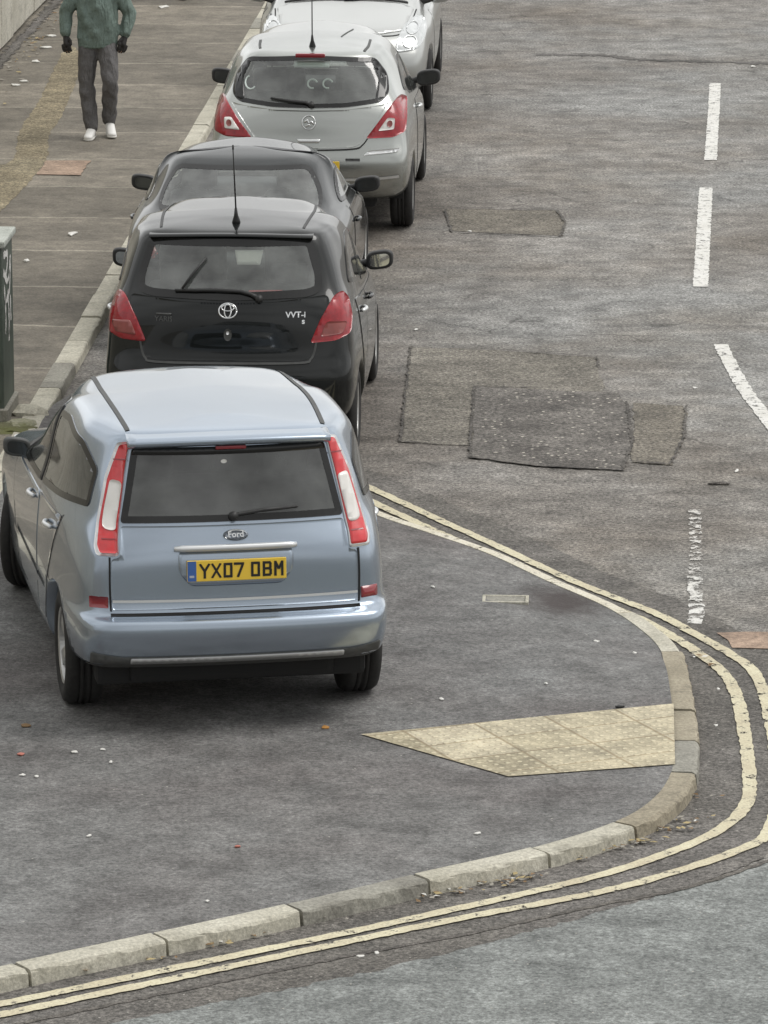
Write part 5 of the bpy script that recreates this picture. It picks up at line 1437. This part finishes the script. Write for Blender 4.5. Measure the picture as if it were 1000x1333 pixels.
# fallen leaves and grit along the kerb foot
def leaves():
    r = random.Random(12); bm = bmesh.new(); mats = [MLEAF, simple('leaf_gold', (.40, .32, .16), .8), simple('grit', (.30, .28, .24), .9), MSCR]
    path = [(120, 1268), (200, 1250), (270, 1232), (330, 1218), (420, 1200), (560, 1172), (600, 1163), (650, 1152), (680, 1144), (760, 1122), (800, 1108), (830, 1098), (870, 1082), (895, 1070), (905, 1040), (905, 870), (893, 860)]
    wts = [1, 2, 3, 3, 1, 2, 4, 6, 5, 1, 3, 5, 4, 4, 1, 1, 2]
    for (u, v), w_ in zip(path, wts):
        for k in range(w_*5):
            q = P(u+r.gauss(0, 16), v+r.gauss(0, 2.2), .0); q.y += 0; s_ = r.uniform(.006, .022); a = r.uniform(0, PI)
            mi = r.choices([0, 1, 2, 3], [4, 4, 6, 1])[0]
            z = .012+r.uniform(0, .01)
            vs_ = [bm.verts.new((q.x+math.cos(a+t)*s_*kx, q.y+math.sin(a+t)*s_*kx, z+r.uniform(0, .008))) for t, kx in ((0, 1.3), (PI/2, .6), (PI, 1.3), (3*PI/2, .6))]
            f = bm.faces.new(vs_); f.material_index = mi
    for k in range(420):        # grit washed up by the flush kerb, wall foot
        q = S(-6.33+abs(r.gauss(0, .16)), r.uniform(40, 62), PAVZ+.008); s_ = r.uniform(.008, .035); a = r.uniform(0, PI); mi = r.choice([0, 1, 2, 2])
        vs_ = [bm.verts.new((q.x+math.cos(a+t)*s_*kx, q.y+math.sin(a+t)*s_*kx, q.z+r.uniform(0, .012))) for t, kx in ((0, 1.3), (PI/2, .6), (PI, 1.3), (3*PI/2, .6))]
        f = bm.faces.new(vs_); f.material_index = mi
    o = from_bm('fallen_leaves', bm, mats, None, False); tag(o, 'brown and yellow fallen leaves and grit along the foot of the kerb', 'leaves', None, 'stuff')
leaves()

# ------------------------------------------------------------------ people
def fuse(name, chains, mat, parent=None, voxel=.012, smooth_it=4, deform=None):
    """one continuous surface grown from tapered chains: [(point, rx, ry or None)]"""
    bm = bmesh.new()
    for ch in chains:
        for (p0, r0), (p1, r1) in zip(ch, ch[1:]):
            p0, p1 = Vector(p0), Vector(p1)
            r0 = r0 if isinstance(r0, tuple) else (r0, r0, r0); r1 = r1 if isinstance(r1, tuple) else (r1, r1, r1)
            n = max(2, int((p1-p0).length/(min(min(r0), min(r1))*.45))+1)
            for k in range(n+1):
                t = k/n; c = p0.lerp(p1, t); rr = [a+(b-a)*t for a, b in zip(r0, r1)]
                m = Matrix.Translation(c) @ Matrix.Diagonal((*rr, 1))
                bmesh.ops.create_icosphere(bm, subdivisions=2, radius=1, matrix=m)
    me = bpy.data.meshes.new(name); bm.to_mesh(me); bm.free()
    t = bpy.data.objects.new(name, me); COL.objects.link(t)
    md = t.modifiers.new('r', 'REMESH'); md.mode = 'VOXEL'; md.voxel_size = voxel
    sm = t.modifiers.new('s', 'SMOOTH'); sm.iterations = smooth_it; sm.factor = .5
    bpy.context.view_layer.update()
    me2 = bpy.data.meshes.new_from_object(t.evaluated_get(bpy.context.evaluated_depsgraph_get()))
    bpy.data.objects.remove(t); bpy.data.meshes.remove(me); me2.name = name
    if deform:
        for v in me2.vertices: v.co = deform(v.co.copy())
    me2.materials.clear(); return link(name, me2, mat, parent, True)
def cloth(name, col, amt=.22, fold=(7, 7, 2.0)):
    m, nt, b = new_mat(name); co = coords(nt)
    n = noise(nt, coords(nt, fold), 1.6, 4, .55)
    c = mix(nt, amt, col, ramp(nt, noise(nt, co, 90, 3), [(.3, (.25, .25, .25)), (.7, (.75, .75, .75))]), 'OVERLAY')
    nt.links.new(c, b.inputs['Base Color']); b.inputs['Roughness'].default_value = .95; b.inputs['Specular IOR Level'].default_value = .2
    bump(nt, b, n, 1.0, .10); return m
def person(name, label, pos, yaw, pose, top_m, leg_m, shoe_m, glove_m, skin_m, hair_m):
    """walker facing local -y; pose gives ankles, knees, wrists, elbows"""
    A = pose; sh = [(-.19, .0, 1.42), (.19, .0, 1.42)]; hp = [(-.095, 0, .93), (.095, 0, .93)]
    ch = []
    ch.append([((0, .0, .93), (.125, .095, .08)), ((0, -.005, 1.10), (.135, .10, .10)), ((0, -.01, 1.30), (.165, .115, .10)), ((0, .0, 1.42), (.12, .085, .06)), ((0, .005, 1.50), .056), ((0, -.005, 1.56), .055)])
    ch.append([((0, -.0, 1.64), (.072, .092, .105)), ((0, -.012, 1.60), (.06, .075, .08))])
    ch.append([((0, -.030, 1.55), (.035, .035, .03)), ((0, -.072, 1.555), (.026, .02, .018))])          # jaw, chin
    ch.append([((0, -.095, 1.655), .010), ((0, -.112, 1.618), (.016, .014, .012))])                       # nose
    ch.append([((-.02, -.088, 1.585), .009), ((.02, -.088, 1.585), .009)])                               # lips
    for sg in (-1, 1):
        ch.append([((sg*.074, .0, 1.645), (.012, .02, .03)), ((sg*.076, .0, 1.625), (.010, .014, .02))])
        ch.append([((sg*.035, -.086, 1.672), .012), ((sg*.015, -.09, 1.67), .010)])                      # brow
    for i, sg in enumerate((-1, 1)):
        hip, kn, an = hp[i], A['knee'][i], A['ankle'][i]
        ch.append([(hip, .078), (kn, .052), (Vector(kn)*.6+Vector(an)*.4+Vector((0, .02, 0)), .056), (an, .038)])
        an = Vector(an); toe = an+Vector((sg*.03, -.16, -.045)); ch.append([(tuple(an+Vector((0, .03, -.045))), .026), (tuple(an+Vector((sg*.01, -.07, -.05-(A.get('toe', (0, 0))[i])*.3))), (.026, .03, .018))])
        s_, el, wr = sh[i], A['elbow'][i], A['wrist'][i]
        ch.append([((sg*.10, 0, 1.43), .06), (s_, .058), (el, .042), (wr, .028)])
        wr = Vector(wr); dn = (wr-Vector(el)).normalized(); fw = Vector((-sg*.75, -.66, 0)); fw = (fw-dn*fw.dot(dn)).normalized(); sd_ = dn.cross(fw)
        palm = wr+dn*.075; ch.append([(tuple(wr), (.024, .03, .024)), (tuple(palm), (.016, .038, .03))])
        for k in range(4):
            b0 = palm+fw*(.030-.020*k)+dn*.012; ln = (.068, .076, .072, .056)[k]; cu = -sd_*sg*(.5)
            mid = b0+dn*ln*.55+cu*.012*-1; tip = mid+dn*ln*.40+cu*-.030
            ch.append([(tuple(b0), .0105), (tuple(mid), .0095), (tuple(tip), .008)])
        th = wr+dn*.03+fw*.028; ch.append([(tuple(th), .013), (tuple(th+dn*.03+fw*.022), .011), (tuple(th+dn*.062+fw*.026), .009)])
    body = fuse(name, ch, skin_m, None, .0085, 3)
    tag(body, label, 'person'); body.location = pos; body.rotation_euler = (0, 0, yaw)
    # sweatshirt
    cs = [[((0, .0, .885), (.198, .14, .05)), ((0, 0, 1.02), (.205, .15, .08)), ((0, -.005, 1.22), (.20, .145, .1)), ((0, 0, 1.38), (.19, .125, .07)), ((0, .005, 1.45), (.12, .095, .04))],
          [((-.075, .02, 1.475), .04), ((0, .05, 1.485), .045), ((.075, .02, 1.475), .04)]]
    for i, sg in enumerate((-1, 1)):
        el, wr = Vector(A['elbow'][i]), Vector(A['wrist'][i])
        cs.append([((sg*.09, 0, 1.42), .080), ((sg*.185, 0, 1.385), .075), (tuple(el), .068), (tuple(el.lerp(wr, .55)), .064), (tuple(el.lerp(wr, .85)), .056), (tuple(el.lerp(wr, .96)), .040)])
    def folds(v):
        k = math.sin(v.z*24+v.x*16+2*math.sin(v.x*7))*.008+math.sin(v.x*34+v.z*13)*.006+math.sin(v.z*55-v.x*20)*.003
        if v.z > .93: v.y += k; v.x += k*.4
        return v
    o = fuse('sweatshirt', cs, top_m, body, .011, 5, folds)
    hem = fuse('hem_band', [[((-.0, 0, .855), (.192, .135, .018)), ((0, 0, .885), (.196, .137, .018))]], top_m, o, .009, 3)
    ct = [[((0, 0, .93), (.165, .125, .07)), ((0, .0, .86), (.15, .115, .05))]]
    for i, sg in enumerate((-1, 1)):
        kn, an = Vector(A['knee'][i]), Vector(A['ankle'][i])
        ct.append([((sg*.08, 0, .90), .105), (tuple(Vector((sg*.09, 0, .9)).lerp(kn, .5)), .095), (tuple(kn), .080), (tuple(kn.lerp(an, .5)+Vector((0, .012, 0))), .078), (tuple(kn.lerp(an, .93)), .070)])
    def tf(v):
        k = (math.sin(v.z*48+v.x*22)*.005+math.sin(v.z*31-v.x*30)*.004)*(1 if v.z < .55 else .5); v.y += k; v.x += k*.7; return v
    fuse('trousers', ct, leg_m, body, .011, 4, tf)
    for i, sg in enumerate((-1, 1)):
        an = Vector(A['ankle'][i]); pt = A.get('toe', (0, 0))[i]
        f0 = an+Vector((0, .055, -.045)); f1 = an+Vector((sg*.015, -.08, -.045-pt*.3)); f2 = an+Vector((sg*.03, -.175, -.055-pt))
        sh_ = fuse('shoe', [[(tuple(an+Vector((0, .02, .0))), .046), (tuple(f1+Vector((0, 0, .01))), (.046, .05, .040)), (tuple(f2), (.045, .05, .030))], [(tuple(f0), (.040, .045, .040)), (tuple(f1), (.046, .06, .035))]], shoe_m, body, .007, 3)
        fuse('sole', [[(tuple(f0+Vector((0, 0, -.032))), (.044, .05, .014)), (tuple(f1+Vector((0, 0, -.026))), (.05, .06, .013)), (tuple(f2+Vector((0, 0, -.02))), (.05, .055, .012))]], MSCR if shoe_m is not M['trim'] else M['trim'], sh_, .007, 2)
        el, wr = Vector(A['elbow'][i]), Vector(A['wrist'][i]); dn = (wr-el).normalized(); fw = Vector((-sg*.75, -.66, 0)); fw = (fw-dn*fw.dot(dn)).normalized(); sd_ = dn.cross(fw)
        palm = wr+dn*.075; g = [[(tuple(wr-dn*.02), .033), (tuple(wr), (.030, .034, .03)), (tuple(palm), (.028, .050, .040))]]
        for k in range(4):
            b0 = palm+fw*(.040-.027*k)+dn*.012; ln = (.066, .074, .070, .056)[k]; cu = -sd_*sg*(.5)
            mid = b0+dn*ln*.55-cu*.012; tip = mid+dn*ln*.36-cu*.034
            g.append([(tuple(b0), .0155), (tuple(mid), .0145), (tuple(tip), .0125)])
        th = wr+dn*.03+fw*.03; g.append([(tuple(th), .016), (tuple(th+dn*.03+fw*.026), .0135), (tuple(th+dn*.064+fw*.030), .0115)])
        fuse('glove', g, glove_m, body, .0055, 2)
    fuse('hair', [[((0, .035, 1.675), (.074, .075, .075)), ((0, .0, 1.70), (.070, .085, .055))]], hair_m, body, .009, 2)
    for sg in (-1, 1):
        bm = bmesh.new(); bmesh.ops.create_uvsphere(bm, u_segments=12, v_segments=8, radius=.008); o = from_bm('eye', bm, M['ink'], body); o.location = (sg*.030, -.083, 1.650)
    return body
skin = simple('skin', (.30, .18, .12), .6, noise_amt=.2); hair = simple('hair', (.03, .025, .02), .8, noise_amt=.4)
pose1 = dict(knee=[(-.11, -.03, .50), (.115, -.15, .53)], ankle=[(-.065, -.07, .085), (.095, .05, .13)], elbow=[(-.30, .04, 1.16), (.30, .05, 1.16)], wrist=[(-.295, -.04, .96), (.255, -.02, .95)], toe=(0, .035))
pp = P(129, 178, PAVZ)
person('person', 'person walking towards the camera in a green sweatshirt, grey trousers, dark gloves and white shoes', pp, math.radians(2), pose1,
       cloth('green_sweatshirt', (.175, .225, .20)), cloth('grey_trousers', (.15, .145, .145)), simple('white_shoe', (.82, .81, .78), .6), simple('dark_glove', (.018, .016, .015), .7), skin, hair)
pose2 = dict(knee=[(-.10, -.14, .52), (.10, .02, .50)], ankle=[(-.09, -.12, .09), (.09, .22, .12)], elbow=[(-.29, .04, 1.16), (.29, .05, 1.16)], wrist=[(-.28, -.10, .95), (.27, .06, .94)], toe=(0, 0))
pq = P(239, 1, PAVZ)
person('person', 'person at the top edge of the pavement of whom only a black shoe shows', pq+Vector((.1, .35, 0)), math.radians(2), pose2,
       cloth('dark_jacket', (.03, .032, .04)), cloth('black_trousers', (.02, .02, .022)), M['trim'], simple('dark_glove_leather', (.02, .018, .015), .7), skin, hair)
